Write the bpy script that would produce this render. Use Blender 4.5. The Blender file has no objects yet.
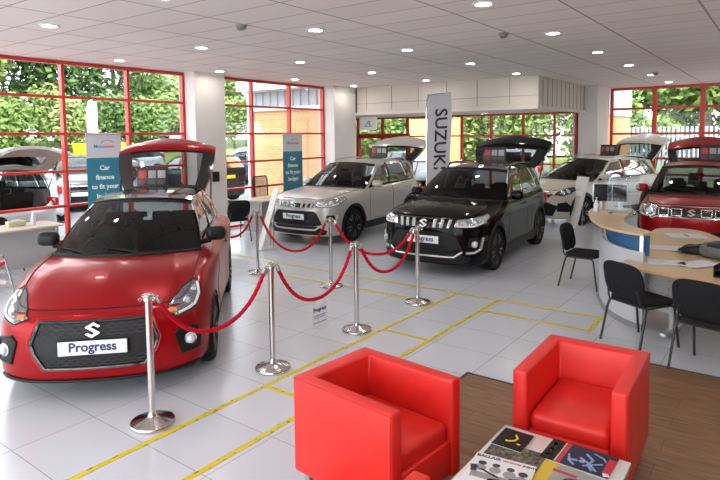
import bpy, bmesh, math, random
from mathutils import Vector, Matrix
from mathutils.bvhtree import BVHTree
PI = math.pi
random.seed(7)
SC = bpy.context.scene
COL = SC.collection

# ---------------------------------------------------------------- helpers
class MB:
    """collects geometry and links it as ONE mesh object"""
    def __init__(s):
        s.v = []; s.f = []; s.m = []
    def add(s, vs, fs, m=0, M=None):
        o = len(s.v)
        for p in vs:
            p = Vector(p)
            if M is not None: p = M @ p
            s.v.append((p.x, p.y, p.z))
        for f in fs:
            s.f.append([i + o for i in f]); s.m.append(m)
        return s
    def bm(s, b, m=0, M=None):
        b.verts.ensure_lookup_table(); b.verts.index_update()
        s.add([v.co.copy() for v in b.verts], [[v.index for v in f.verts] for f in b.faces], m, M)
        b.free(); return s
    def box(s, c, d, r=0.0, m=0, M=None, seg=2, rot=None):
        b = bmesh.new(); bmesh.ops.create_cube(b, size=1)
        for v in b.verts: v.co = Vector((v.co.x * d[0], v.co.y * d[1], v.co.z * d[2]))
        if r > 0:
            bmesh.ops.bevel(b, geom=b.edges[:], offset=min(r, min(d) * .49), segments=seg, profile=.5, affect='EDGES')
        T = Matrix.Translation(c)
        if rot is not None: T = T @ rot
        if M is not None: T = M @ T
        return s.bm(b, m, T)
    def tube(s, pts, r, n=8, closed=False, m=0, M=None, caps=True):
        pts = [Vector(p) for p in pts]; N = len(pts)
        rr = r if isinstance(r, (list, tuple)) else [r] * N
        tang = []
        for i in range(N):
            a = pts[i - 1] if (i > 0 or closed) else pts[i]
            b = pts[(i + 1) % N] if (i < N - 1 or closed) else pts[i]
            t = (b - a)
            tang.append(t.normalized() if t.length > 1e-9 else Vector((0, 0, 1)))
        up = Vector((0, 0, 1)) if abs(tang[0].z) < .9 else Vector((1, 0, 0))
        nrm = (up - tang[0] * up.dot(tang[0])).normalized()
        vs = []; fs = []
        for i in range(N):
            nrm = nrm - tang[i] * nrm.dot(tang[i])
            if nrm.length < 1e-6: nrm = tang[i].orthogonal()
            nrm.normalize(); bn = tang[i].cross(nrm)
            for k in range(n):
                a = 2 * PI * k / n
                vs.append(pts[i] + (nrm * math.cos(a) + bn * math.sin(a)) * rr[i])
        L = N if closed else N - 1
        for i in range(L):
            j = (i + 1) % N
            for k in range(n):
                q = (k + 1) % n
                fs.append([i * n + k, i * n + q, j * n + q, j * n + k])
        if caps and not closed:
            fs.append(list(range(n))[::-1]); fs.append([(N - 1) * n + k for k in range(n)])
        return s.add(vs, fs, m, M)
    def lathe(s, prof, n=24, m=0, M=None, closed=False):
        vs = []; fs = []
        for r, z in prof:
            for k in range(n):
                a = 2 * PI * k / n
                vs.append((r * math.cos(a), r * math.sin(a), z))
        P = len(prof)
        for i in range(P if closed else P - 1):
            j = (i + 1) % P
            for k in range(n):
                q = (k + 1) % n
                fs.append([i * n + k, i * n + q, j * n + q, j * n + k])
        if not closed:
            if prof[0][0] > 1e-6: fs.append(list(range(n))[::-1])
            if prof[-1][0] > 1e-6: fs.append([(P - 1) * n + k for k in range(n)])
        return s.add(vs, fs, m, M)
    def prism(s, poly, z0, z1, r=0.0, m=0, M=None, seg=2):
        b = bmesh.new()
        vs = [b.verts.new((p[0], p[1], z0)) for p in poly]
        f = b.faces.new(vs)
        if f.normal.z > 0 or True:
            f.normal_update()
            if f.normal.z > 0: f.normal_flip()
        e = bmesh.ops.extrude_face_region(b, geom=[f])
        for g in e['geom']:
            if isinstance(g, bmesh.types.BMVert): g.co.z = z1
        bmesh.ops.recalc_face_normals(b, faces=b.faces[:])
        if r > 0:
            bmesh.ops.bevel(b, geom=b.edges[:], offset=r, segments=seg, profile=.5, affect='EDGES')
        bmesh.ops.triangulate(b, faces=[f for f in b.faces if len(f.verts) > 4])
        return s.bm(b, m, M)
    def grid(s, rows, m=0, M=None, flip=False):
        R = len(rows); Cn = len(rows[0]); vs = [p for r in rows for p in r]; fs = []
        for i in range(R - 1):
            for j in range(Cn - 1):
                q = [i * Cn + j, i * Cn + j + 1, (i + 1) * Cn + j + 1, (i + 1) * Cn + j]
                fs.append(q[::-1] if flip else q)
        return s.add(vs, fs, m, M)
    def ell(s, c, d, n=14, k=8, m=0, M=None, rot=None):
        b = bmesh.new(); bmesh.ops.create_uvsphere(b, u_segments=n, v_segments=k, radius=1)
        T = Matrix.Translation(c)
        if rot is not None: T = T @ rot
        T = T @ Matrix.Diagonal((d[0], d[1], d[2], 1))
        if M is not None: T = M @ T
        return s.bm(b, m, T)
    def build(s, name, mats, parent=None, smooth=True, ang=38, loc=None, rz=None):
        me = bpy.data.meshes.new(name)
        me.from_pydata(s.v, [], s.f); me.validate(clean_customdata=False)
        if not isinstance(mats, (list, tuple)): mats = [mats]
        for q in mats: me.materials.append(q)
        if len(mats) > 1 and len(me.polygons) == len(s.m):
            me.polygons.foreach_set('material_index', s.m)
        if smooth:
            me.polygons.foreach_set('use_smooth', [True] * len(me.polygons))
            me.set_sharp_from_angle(angle=math.radians(ang))
        me.update()
        o = bpy.data.objects.new(name, me); COL.objects.link(o)
        if parent is not None: o.parent = parent
        if loc is not None: o.location = loc
        if rz is not None: o.rotation_euler = (0, 0, rz)
        return o

def tag(o, label=None, cat=None, group=None, kind=None):
    if label: o['label'] = label
    if cat: o['category'] = cat
    if group: o['group'] = group
    if kind: o['kind'] = kind
    return o
def thing(name, label, cat, loc=(0, 0, 0), rz=0.0, group=None):
    o = bpy.data.objects.new(name, None); COL.objects.link(o)
    o.empty_display_size = .1
    o.location = loc; o.rotation_euler = (0, 0, rz)
    return tag(o, label, cat, group)
def struct(o): o['kind'] = 'structure'; return o
def dup(root, loc, rz=None, label=None):
    """a copy of a thing with copies of its parts and sub-parts"""
    r = root.copy(); COL.objects.link(r); r.location = loc
    if rz is not None: r.rotation_euler = (0, 0, rz)
    if label: r['label'] = label
    for ch in root.children:
        c = ch.copy(); COL.objects.link(c); c.parent = r
        for g in ch.children:
            d = g.copy(); COL.objects.link(d); d.parent = c
    return r
def text_geo(txt, size, depth=.002, bold=0.0, align='CENTER', space=1.0):
    cu = bpy.data.curves.new('t', 'FONT'); cu.body = txt; cu.size = size; cu.extrude = depth
    cu.align_x = align; cu.align_y = 'CENTER'; cu.offset = bold; cu.space_character = space
    cu.resolution_u = 3
    ob = bpy.data.objects.new('t', cu); COL.objects.link(ob)
    dg = bpy.context.evaluated_depsgraph_get()
    me = bpy.data.meshes.new_from_object(ob.evaluated_get(dg))
    vs = [v.co.copy() for v in me.vertices]; fs = [list(p.vertices) for p in me.polygons]
    bpy.data.objects.remove(ob); bpy.data.curves.remove(cu); bpy.data.meshes.remove(me)
    return vs, fs
def frame(o, x, y, z=None):
    """matrix with given origin and axes"""
    x = Vector(x).normalized(); y = Vector(y).normalized(); z = x.cross(y)
    return Matrix(((x.x, y.x, z.x, o[0]), (x.y, y.y, z.y, o[1]), (x.z, y.z, z.z, o[2]), (0, 0, 0, 1)))

# ---------------------------------------------------------------- materials
MAT = {}
def mat(name, col, rough=.5, metal=0.0, coat=0.0, spec=.5, emit=None, es=0.0, sheen=0.0):
    if name in MAT: return MAT[name]
    m = bpy.data.materials.new(name); m.use_nodes = True
    b = m.node_tree.nodes['Principled BSDF']
    b.inputs['Base Color'].default_value = (*col, 1); b.inputs['Roughness'].default_value = rough
    b.inputs['Metallic'].default_value = metal; b.inputs['Coat Weight'].default_value = coat
    b.inputs['Coat Roughness'].default_value = .03; b.inputs['Specular IOR Level'].default_value = spec
    if sheen: b.inputs['Sheen Weight'].default_value = sheen
    if emit:
        b.inputs['Emission Color'].default_value = (*emit, 1); b.inputs['Emission Strength'].default_value = es
    MAT[name] = m; return m
def nodes(m): return m.node_tree.nodes, m.node_tree.links, m.node_tree.nodes['Principled BSDF']
def noisy(name, c1, c2, scale, rough=.6, bump=0.0, detail=4, stretch=(1, 1, 1), coords='Object', **k):
    m = mat(name, c1, rough, **k)
    N, L, b = nodes(m)
    tc = N.new('ShaderNodeTexCoord'); mp = N.new('ShaderNodeMapping'); mp.inputs['Scale'].default_value = stretch
    nz = N.new('ShaderNodeTexNoise'); nz.inputs['Scale'].default_value = scale; nz.inputs['Detail'].default_value = detail
    cr = N.new('ShaderNodeValToRGB'); cr.color_ramp.elements[0].position = .32; cr.color_ramp.elements[1].position = .68
    cr.color_ramp.elements[0].color = (*c1, 1); cr.color_ramp.elements[1].color = (*c2, 1)
    L.new(tc.outputs[coords], mp.inputs[0]); L.new(mp.outputs[0], nz.inputs['Vector'])
    L.new(nz.outputs['Fac'], cr.inputs[0]); L.new(cr.outputs[0], b.inputs['Base Color'])
    if bump:
        bp = N.new('ShaderNodeBump'); bp.inputs['Strength'].default_value = bump; bp.inputs['Distance'].default_value = .01
        L.new(nz.outputs['Fac'], bp.inputs['Height']); L.new(bp.outputs[0], b.inputs['Normal'])
    return m
def glassy(name, tint, refl=1.0, rough=0.0):
    m = bpy.data.materials.new(name); m.use_nodes = True
    N = m.node_tree.nodes; L = m.node_tree.links; N.remove(N['Principled BSDF'])
    out = N['Material Output']
    tr = N.new('ShaderNodeBsdfTransparent'); tr.inputs[0].default_value = (*tint, 1)
    gl = N.new('ShaderNodeBsdfGlossy'); gl.inputs['Roughness'].default_value = rough
    fr = N.new('ShaderNodeFresnel'); fr.inputs[0].default_value = 1.45
    mu = N.new('ShaderNodeMath'); mu.operation = 'MULTIPLY'; mu.inputs[1].default_value = refl
    mx = N.new('ShaderNodeMixShader')
    L.new(fr.outputs[0], mu.inputs[0]); L.new(mu.outputs[0], mx.inputs[0])
    L.new(tr.outputs[0], mx.inputs[1]); L.new(gl.outputs[0], mx.inputs[2]); L.new(mx.outputs[0], out.inputs[0])
    MAT[name] = m; return m
def tiles(name, c1, c2, cg, sx, sy, gx, gy, ox=0, oy=0, rough=.3, bump=.15, var=.5, coat=0.0, shift=0.0):
    """rectangular tile grid in world X / Y with thin joints"""
    m = mat(name, c1, rough, coat=coat)
    N, L, b = nodes(m)
    g = N.new('ShaderNodeNewGeometry'); sp = N.new('ShaderNodeSeparateXYZ'); L.new(g.outputs['Position'], sp.inputs[0])
    def M_(op, a, bb=None, cl=False):
        n = N.new('ShaderNodeMath'); n.operation = op; n.use_clamp = cl
        for i, q in enumerate((a, bb)):
            if q is None: continue
            if isinstance(q, (int, float)): n.inputs[i].default_value = q
            else: L.new(q, n.inputs[i])
        return n.outputs[0]
    def axis(o, off, size, gap):
        t = M_('DIVIDE', M_('SUBTRACT', o, off), size)
        fl = M_('FLOOR', t); fr = M_('SUBTRACT', t, fl)
        d = M_('MULTIPLY', M_('MINIMUM', fr, M_('SUBTRACT', 1.0, fr)), size)
        return fl, M_('LESS_THAN', d, gap)
    fx, jx = axis(sp.outputs[0], ox, sx, gx); fy, jy = axis(sp.outputs[1], oy, sy, gy)
    j = M_('MAXIMUM', jx, jy)
    wn = N.new('ShaderNodeTexWhiteNoise'); wn.noise_dimensions = '2D'
    cb = N.new('ShaderNodeCombineXYZ'); L.new(fx, cb.inputs[0]); L.new(fy, cb.inputs[1]); L.new(cb.outputs[0], wn.inputs['Vector'])
    mc = N.new('ShaderNodeMix'); mc.data_type = 'RGBA'
    mc.inputs[6].default_value = (*c1, 1); mc.inputs[7].default_value = (*c2, 1); L.new(wn.outputs['Value'], mc.inputs[0])
    mg = N.new('ShaderNodeMix'); mg.data_type = 'RGBA'; mg.inputs[7].default_value = (*cg, 1)
    L.new(j, mg.inputs[0]); L.new(mc.outputs[2], mg.inputs[6]); L.new(mg.outputs[2], b.inputs['Base Color'])
    if bump:
        bp = N.new('ShaderNodeBump'); bp.inputs['Strength'].default_value = bump; bp.inputs['Distance'].default_value = .004; bp.invert = True
        L.new(j, bp.inputs['Height']); L.new(bp.outputs[0], b.inputs['Normal'])
    return m

glassy('car_glass', (.20, .22, .22), 1.0); glassy('side_glass', (.09, .10, .10), .4)
glassy('rear_glass', (.30, .33, .33), 1.0)
glassy('window_glass', (.95, .97, .96), .35)
glassy('lamp_lens', (.88, .9, .92), 1.5)
glassy('clear_plastic', (.86, .9, .92), 1.3)
BLK = mat('black_plastic', (.010, .010, .011), .45, spec=.25)
GLB = mat('gloss_black', (.006, .006, .007), .12, coat=.6)
RUB = mat('tyre_rubber', (.010, .010, .011), .75, spec=.2)
CHR = mat('chrome', (.78, .77, .75), .12, metal=1)
STL = mat('polished_steel', (.62, .60, .57), .18, metal=1)
SLV = mat('silver_paint', (.52, .53, .54), .3, metal=.6, coat=.4)
ALY = mat('alloy_grey', (.16, .16, .17), .3, metal=.7, coat=.4)
ALD = mat('alloy_dark', (.05, .05, .055), .3, metal=.5, coat=.5)
DRK = mat('cabin_dark', (.012, .012, .013), .8)
LIN = mat('cabin_light', (.22, .2, .18), .8)
WHT = mat('white_plastic', (.8, .8, .8), .4)
PLT = mat('plate_white', (.82, .84, .86), .35)
INK = mat('plate_ink', (.02, .025, .1), .5)
LMP = mat('lamp_silver', (.55, .57, .6), .15, metal=.85)
LMD = mat('lamp_dark', (.26, .27, .29), .12, metal=.75)
FOG = mat('fog_glass', (.6, .68, .8), .1, coat=1)
AMB = mat('amber_lens', (.7, .2, .03), .25, coat=1)
RDL = mat('red_lens', (.55, .012, .01), .15, coat=1)
# ---------------------------------------------------------------- cars
def cr(p0, p1, p2, p3, t):
    return .5 * ((2 * p1) + (p2 - p0) * t + (2 * p0 - 5 * p1 + 4 * p2 - p3) * t * t + (3 * p1 - p0 - 3 * p2 + p3) * t ** 3)
def pw(tab, x):
    """piecewise linear lookup, table sorted by falling x"""
    if x >= tab[0][0]: return tab[0][1]
    for (a, va), (b, vb) in zip(tab, tab[1:]):
        if x >= b: return va + (vb - va) * (a - x) / (a - b)
    return tab[-1][1]
def spline(pts, m, mirror_ends=False):
    pts = [Vector(p) for p in pts]; out = []
    n = len(pts)
    for i in range(n - 1):
        a = pts[i - 1] if i > 0 else pts[0] * 2 - pts[1]
        d = pts[i + 2] if i + 2 < n else pts[-1] * 2 - pts[-2]
        for k in range(m):
            out.append(cr(a, pts[i], pts[i + 1], d, k / m))
    out.append(pts[-1]); return out
def at_x(curve, x):
    for a, b in zip(curve, curve[1:]):
        if (a.x - x) * (b.x - x) <= 0 and abs(a.x - b.x) > 1e-9:
            return a.lerp(b, (a.x - x) / (a.x - b.x))
    return curve[0] if abs(curve[0].x - x) < abs(curve[-1].x - x) else curve[-1]

class Proj:
    def __init__(s, vs, fs): s.t = BVHTree.FromPolygons(vs, fs)
    def hit(s, h, z, a, off):
        d = Vector((-math.cos(a), -math.sin(a), 0)); hx = Vector((-math.sin(a), math.cos(a), 0))
        o = hx * h + Vector((0, 0, z)) - d * 5
        loc, n, i, dist = s.t.ray_cast(o, d)
        if loc is None:
            loc, n, i, dist = s.t.find_nearest(hx * h + Vector((0, 0, z)) - d * 1.2)
        return loc - d * off
    def hz(s, p, a): return (-p[0] * math.sin(a) + p[1] * math.cos(a), p[2])
    def patch(s, mb, pts, a, off=.004, th=.02, res=.04, m=0, m2=None):
        P2 = [s.hz(p, a) for p in pts]
        b = bmesh.new(); b.faces.new([b.verts.new((p[0], p[1], 0)) for p in P2])
        for ax in (0, 1):
            lo = min(p[ax] for p in P2); hi = max(p[ax] for p in P2); n = max(1, int((hi - lo) / res))
            for k in range(1, n):
                c = [0, 0, 0]; c[ax] = lo + (hi - lo) * k / n; no = [0, 0, 0]; no[ax] = 1
                bmesh.ops.bisect_plane(b, geom=b.verts[:] + b.edges[:] + b.faces[:], plane_co=c, plane_no=no)
        d = Vector((-math.cos(a), -math.sin(a), 0))
        edges = [e for e in b.edges if e.is_boundary]
        for v in b.verts: v.co = s.hit(v.co.x, v.co.y, a, off)
        if th:
            r = bmesh.ops.extrude_edge_only(b, edges=edges)
            for g in r['geom']:
                if isinstance(g, bmesh.types.BMVert): g.co = g.co + d * th
        bmesh.ops.recalc_face_normals(b, faces=b.faces[:])
        # make normals face outwards
        sm = sum((f.normal.dot(-d) * f.calc_area() for f in b.faces))
        if sm < 0: bmesh.ops.reverse_faces(b, faces=b.faces[:])
        mb.bm(b, m)
    def line(s, mb, pts, a, r=.004, off=.002, closed=False, n=6, step=.05, m=0):
        P2 = [s.hz(p, a) for p in pts]; out = []
        L = len(P2) if closed else len(P2) - 1
        for i in range(L):
            p, q = P2[i], P2[(i + 1) % len(P2)]
            k = max(1, int(math.hypot(p[0] - q[0], p[1] - q[1]) / step))
            for j in range(k): out.append(s.hit(p[0] + (q[0] - p[0]) * j / k, p[1] + (q[1] - p[1]) * j / k, a, off))
        if not closed: out.append(s.hit(P2[-1][0], P2[-1][1], a, off))
        mb.tube(out, r, n, closed, m)
def my(pts): return [(p[0], -p[1], p[2]) for p in pts]
def mirrored(mb):
    q = MB(); q.v = [(x, -y, z) for x, y, z in mb.v]; q.f = [f[::-1] for f in mb.f]; q.m = mb.m[:]
    return q
EMBLEM = [(.10, .98), (.98, .47), (.66, .28), (.10, .60), (-.28, .38), (.98, -.36), (-.10, -.98), (-.98, -.47), (-.66, -.28), (-.10, -.60), (.28, -.38), (-.98, .36)]

def wheel_parts(root, S, x, y, sgn):
    r = S['r']; w = S.get('tw', .205); rr = S.get('rim', r * .72)
    T = Matrix.Translation((x, y - sgn * w / 2, r)) @ Matrix.Rotation(-sgn * PI / 2, 4, 'X')
    mb = MB()
    mb.lathe([(rr - .01, -w / 2 + .01), (rr + .02, -w / 2), (r - .025, -w / 2 + .004), (r - .004, -w / 2 + .03), (r, -w / 4), (r, -.012), (r - .008, -.006), (r - .008, .006), (r, .012), (r, w / 4), (r - .004, w / 2 - .03), (r - .025, w / 2 - .004), (rr + .02, w / 2), (rr - .01, w / 2 - .01)], 40, M=T)
    tyre = mb.build('wheel', RUB, root)
    k = MB()
    k.lathe([(rr, w / 2 - .012), (rr - .012, w / 2 - .008), (rr - .02, w / 2 - .03), (rr - .035, -w / 2 + .02), (.02, -w / 2 + .02)], 36, m=1, M=T)
    k.lathe([(rr - .06, .0), (rr - .075, .012), (.05, .012)], 28, m=2, M=T)   # brake disc
    ns = S.get('spokes', 5)
    for i in range(ns):
        for da in ((-.14, .14) if S.get('double', True) else (0,)):
            a = 2 * PI * i / ns + PI / 2
            p0 = Vector((.05 * math.cos(a + da * 2), .05 * math.sin(a + da * 2), w / 2 - .035))
            p1 = Vector(((rr - .012) * math.cos(a + da * 1.3), (rr - .012) * math.sin(a + da * 1.3), w / 2 - .018))
            mid = p0.lerp(p1, .5) + Vector((0, 0, .006))
            k.tube([p0, mid, p1], [.020, .016, .020], 6, M=T)
    k.lathe([(.065, w / 2 - .05), (.065, w / 2 - .028), (.05, w / 2 - .02), (0.0001, w / 2 - .018)], 16, M=T)
    k.build('alloy_rim', [S.get('rimmat', ALY), ALD, STL], tyre)

def car(S, loc, heading, name, label, group=None, lod=2):
    root = thing(name, label, 'car', (loc[0], loc[1], loc[2] if len(loc) > 2 else 0), math.radians(heading), group)
    wb, xf, xr, hw, r = S['wb'], S['xf'], S['xr'], S['hw'], S['r']
    aF, aR = wb / 2, -wb / 2; b = S.get('b', 1.0); Ax = S['Ax']; paint = S['paint']
    cols = [(xf, 0), (xf - .02 * b, .36 * hw), (xf - .085 * b, .66 * hw), (xf - .22 * b, .875 * hw), (xf - .45 * b, .968 * hw), (aF, .995 * hw), (Ax, .985 * hw),
            (.15, .975 * hw), (-.5, .98 * hw), (aR + .42, .993 * hw), (aR, hw), (aR - .33, .972 * hw), (xr + .16, .87 * hw), (xr + .03, .5 * hw), (xr, 0)]
    wf = [1, 1, 1, .72, .28] + [0] * 10; wr = [0] * 12 + [.55, 1, 1]
    nrm = []
    for i in range(15):
        a = Vector(cols[max(i - 1, 0)]); c = Vector(cols[min(i + 1, 14)])
        if i == 0: n = Vector((1, 0))
        elif i == 14: n = Vector((-1, 0))
        else: t = (c - a).normalized(); n = Vector((-t.y, t.x)); n = -n if n.dot(Vector((cols[i][0] * .2, cols[i][1]))) < 0 else n
        nrm.append(n)
    rows = S['rows']; topz = S['topz']; K = len(rows)
    ctrl = []
    for k, R in enumerate(rows):
        line = []
        for i, (cx, cy) in enumerate(cols):
            zt = pw(topz, cx - (R['if'] * wf[i])); zs = R['z'] if 'z' in R else rows[2]['z'] + R['f'] * (zt - rows[2]['z'])
            ws = 1 - wf[i] - wr[i]
            z = wf[i] * R['zf'] + wr[i] * R['zr'] + ws * zs
            sid = R['is']
            if k == K - 1 and S.get('top_in'): sid = S['top_in']
            if 'isf' in R and i in (3, 4, 5): sid = R['isf']
            ins = wf[i] * R['if'] + wr[i] * R['ir'] + ws * sid
            n = nrm[i]
            line.append(Vector((cx - n.x * ins, max(0.0, cy - n.y * ins) if i not in (0, 14) else 0.0, z)))
        ctrl.append(line)
    m, nn = (8, 5) if lod >= 2 else (3, 2)
    def dense_row(line):
        f0 = Vector((line[1].x, -line[1].y, line[1].z)); l0 = Vector((line[-2].x, -line[-2].y, line[-2].z))
        P = [f0] + line + [l0]; out = []
        for i in range(1, len(P) - 2):
            for k in range(m): out.append(cr(P[i - 1], P[i], P[i + 1], P[i + 2], k / m))
        out.append(line[-1]); return out
    dr = [dense_row(l) for l in ctrl]
    G = []
    for k in range(K - 1):
        a, bb, c, d = dr[max(k - 1, 0)], dr[k], dr[k + 1], dr[min(k + 2, K - 1)]
        for j in range(nn):
            G.append([cr(a[i], bb[i], c[i], d[i], j / nn) for i in range(len(bb))])
    G.append(dr[-1])
    top = dr[-1]
    R_ = r + S.get('archgap', .045)
    # ---- body shell with wheel arches cut
    vs = [p.copy() for row in G for p in row]; Cn = len(G[0]); fs = []
    centers = [(aF, r), (aR, r)]
    def inside(p):
        for cx, cz in centers:
            if math.hypot(p.x - cx, p.z - cz) < R_ and abs(p.y) > .45 * hw: return (cx, cz)
        return None
    ins = [inside(p) for p in vs]
    allf = []
    for i in range(len(G) - 1):
        for j in range(Cn - 1):
            q = [i * Cn + j, (i + 1) * Cn + j, (i + 1) * Cn + j + 1, i * Cn + j + 1]
            allf.append(q)
            k = sum(1 for v in q if ins[v])
            if k == 4: continue
            fs.append(q)
    used = set(v for q in fs for v in q)
    for v in used:
        if ins[v]:
            cx, cz = ins[v]; p = vs[v]; d = math.hypot(p.x - cx, p.z - cz)
            if d > 1e-6: p.x = cx + (p.x - cx) * R_ / d; p.z = cz + (p.z - cz) * R_ / d
    half = MB(); half.add(vs, fs)
    body = MB(); body.add(half.v, half.f); h2 = mirrored(half); body.add(h2.v, h2.f)
    bodyobj = body.build('body', paint, root, ang=32)
    # under tray and arch liners
    ub = MB()
    ub.box(((xf + xr) / 2, 0, .2), (xf - xr - .5, hw * 1.25, .08), .02)
    for cx, cz in centers:
        for s in (1, -1):
            arc = [(cx + R_ * math.cos(t), cz + R_ * math.sin(t)) for t in [(-.25 + 1.5 * k / 14) * PI - .0 for k in range(15)]]
            rowsA = [[Vector((x, s * y, max(z, .17))) for x, z in arc] for y in (hw * .965, hw * .60)]
            ub.grid(rowsA)
            ub.add([Vector((x, s * hw * .6, max(z, .17))) for x, z in arc], [list(range(15))])
    ub.build('underbody', BLK, root)
    # ---- bonnet
    iA = 6 * m; i3 = int(S.get('hc', 3) * m)
    F = top[0:i3 + 1]; Sd = top[i3:iA + 1]
    cow = S['cowl']          # (x,z) at centre
    A = top[iA]
    c0 = F[0]; cm = S['hoodmid']; c1 = Vector((cow[0], 0, cow[1]))
    def bez(a, mm, c, t):
        q = Vector((mm[0], 0, mm[1])) * 2 - (a + c) * .5
        return a * (1 - t) ** 2 + q * 2 * t * (1 - t) + c * t * t
    def cowl_pt(u): return Vector((cow[0] + (A.x - cow[0]) * u ** 2, A.y * u, cow[1] + (A.z - cow[1]) * u ** 2))
    def smp(c, t):
        f = t * (len(c) - 1); i = min(int(f), len(c) - 2); return c[i].lerp(c[i + 1], f - i)
    nu, nv = (12, 14) if lod >= 2 else (5, 5)
    H = []
    for iv in range(nv + 1):
        v = iv / nv; row = []
        for iu in range(nu + 1):
            u = iu / nu
            Pc = (smp(F, u) * (1 - v) + cowl_pt(u) * v) + (bez(c0, cm, c1, v) * (1 - u) + smp(Sd, v) * u)
            Pb = (F[0] * (1 - u) + F[-1] * u) * (1 - v) + (c1 * (1 - u) + A * u) * v
            p = Pc - Pb; row.append(p + Vector((0, 0, S.get('power', .0) * math.sin(PI * v) * (math.exp(-((u - .72) / .12) ** 2)))))
        H.append(row)
    hb = MB(); hb.grid(H); h2 = mirrored(hb); hb.add(h2.v, h2.f)
    hb.build('bonnet', paint, root, ang=50)
    gap = MB()
    edge = [p + Vector((0, 0, .003)) for p in F + Sd[1:]]
    gap.tube([Vector((p.x, -p.y, p.z)) for p in edge[::-1]] + edge[1:], .004 if lod >= 2 else .002, 5)
    PJ = Proj([Vector(v) for v in body.v] + [Vector(v) for v in hb.v], body.f + [[i + len(body.v) for i in f] for f in hb.f])
    # ---- glasshouse
    Tc = spline(S['rail'], 6)
    belt = top[iA:11 * m + 6 * m // 8 + 1]
    glassm = MAT['car_glass']
    wt = Tc[0]; crn = S.get('crown', .05)
    def roof_row(p, q):
        return [Vector((p.x + S.get('roofbow', .10) * q * (1 - t * t), p.y * t, p.z + crn * (1 - abs(t) ** 2.4))) for t in [k / 10 - 1 for k in range(21)]]
    RF = [roof_row(p, max(0, 1 - i / (len(Tc) * .6)) - max(0, (i / (len(Tc) - 1) - .8)) * 3) for i, p in enumerate(Tc)]
    rf = MB(); rf.grid(RF, flip=True)
    rf.build('roof', S.get('roofpaint', paint), root)
    # inner roof lining
    rl = MB(); rl.grid([[p - Vector((0, 0, .04)) for p in row] for row in RF]); rl.build('headlining', LIN, root)
    topW = RF[0]
    WS = []
    for k in range(9):
        v = k / 8
        WS.append([(cowl_pt(abs(j / 10 - 1)) * Vector((1, 1, 1)) if False else None) for j in range(21)])
        for j in range(21):
            t = j / 10 - 1; cp = cowl_pt(abs(t)); cp = Vector((cp.x, A.y * t, cp.z))
            p = cp.lerp(topW[j], v) + Vector((.5, 0, .6)) * (.05 * math.sin(PI * v) * (1 - .4 * abs(t)))
            WS[k][j] = p
    w = MB(); w.grid(WS, flip=False)
    wso = w.build('windscreen', glassm, root)
    fr = MB()   # black frit band round the windscreen
    fr.tube([p + Vector((.004, 0, .004)) for p in WS[0]], .02, 6); fr.tube(WS[-1], .012, 6)
    if lod >= 2:
        for s in (0.35, -.32):
            t0 = s; cp = WS[0][int((t0 + 1) * 10)]
            e = WS[1][max(0, int((t0 + 1) * 10) - 6)]
            fr.tube([cp + Vector((.02, 0, .015)), e.lerp(cp, .5) + Vector((.02, 0, .022)), e + Vector((.012, 0, .012))], [.008, .007, .005], 6)
    fr.build('wiper_and_seal', BLK, root)
    # side panels
    nodesS = S['side']
    pill = MB(); sg = MB()
    def side_col(xb, xt):
        a = at_x(belt, xb); t = at_x(Tc, xt)
        return [a.lerp(t, v) + Vector((0, 1, 0)) * (.028 * math.sin(PI * v)) for v in [k / 10 for k in range(11)]]
    for (xa, xta, _), (xb, xtb, kind) in zip(nodesS, nodesS[1:]):
        ncol = max(2, int(abs(xb - xa) / .1) + 1)
        colsS = [side_col(xa + (xb - xa) * k / ncol, xta + (xtb - xta) * k / ncol) for k in range(ncol + 1)]
        if kind == 'g':
            g0, g1 = 1, 9
            sg.grid([[p - Vector((0, .012, 0)) for p in c[g0:g1 + 1]] for c in colsS])
            pill.grid([c[0:g0 + 1] for c in colsS], m=1); pill.grid([c[g1:] for c in colsS], m=0)
        else:
            pill.grid(colsS, m=1 if kind == 'b' else 0)
    pill.build('window_pillars', [S.get('pillarpaint', paint), GLB], root); mirrored(pill).build('window_pillars', [S.get('pillarpaint', paint), GLB], root)
    for s in (0, 1):
        q = sg if s == 0 else mirrored(sg)
        k = MB(); k.add(q.v, q.f); k.build('side_window', S.get('sideglass', MAT['side_glass']), root)
    # ---- cabin
    cab = MB()
    cab.box(((Ax + xr) / 2 + .1, 0, .36), (Ax - xr - .5, hw * 1.6, .04), .01)
    cab.build('cabin_floor', DRK, root)
    if lod >= 1:
        ds = MB(); ds.box((Ax + .02, 0, A.z - .12), (.42, hw * 1.62, .22), .07, seg=3)
        ds.box((Ax - .12, -.38 * S.get('rhd', 1), A.z - .0), (.12, .34, .07), .03); ds.build('dashboard', DRK, root)
        st = MB(); cs = Vector((Ax - .35, -.37, A.z - .06)); Ms = Matrix.Translation(cs) @ Matrix.Rotation(math.radians(65), 4, 'Y')
        st.tube([Ms @ Vector((.18 * math.cos(a), .18 * math.sin(a), 0)) for a in [2 * PI * k / 20 for k in range(20)]], .015, 6, True)
        st.box((0, 0, 0), (.1, .34, .03), .01, M=Ms); st.build('steering_wheel', BLK, root)
        for sy in (-.37, .37):
            se = MB(); se.box((Ax - .72, sy, .52), (.5, .48, .16), .05); se.box((Ax - 1.0, sy, .80), (.14, .46, .58), .05, rot=Matrix.Rotation(-.25, 4, 'Y'))
            se.box((Ax - 1.1, sy, 1.17), (.09, .25, .18), .04, rot=Matrix.Rotation(-.2, 4, 'Y')); se.build('seat', DRK, root)
        se = MB(); se.box((aR + .35, 0, .55), (.45, hw * 1.5, .16), .05); se.box((aR + .10, 0, .80), (.14, hw * 1.5, .5), .05, rot=Matrix.Rotation(-.25, 4, 'Y'))
        for sy in (-.36, 0, .36): se.box((aR + .02, sy, 1.09), (.08, .24, .13), .03)
        se.build('rear_seat', DRK, root)
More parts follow.
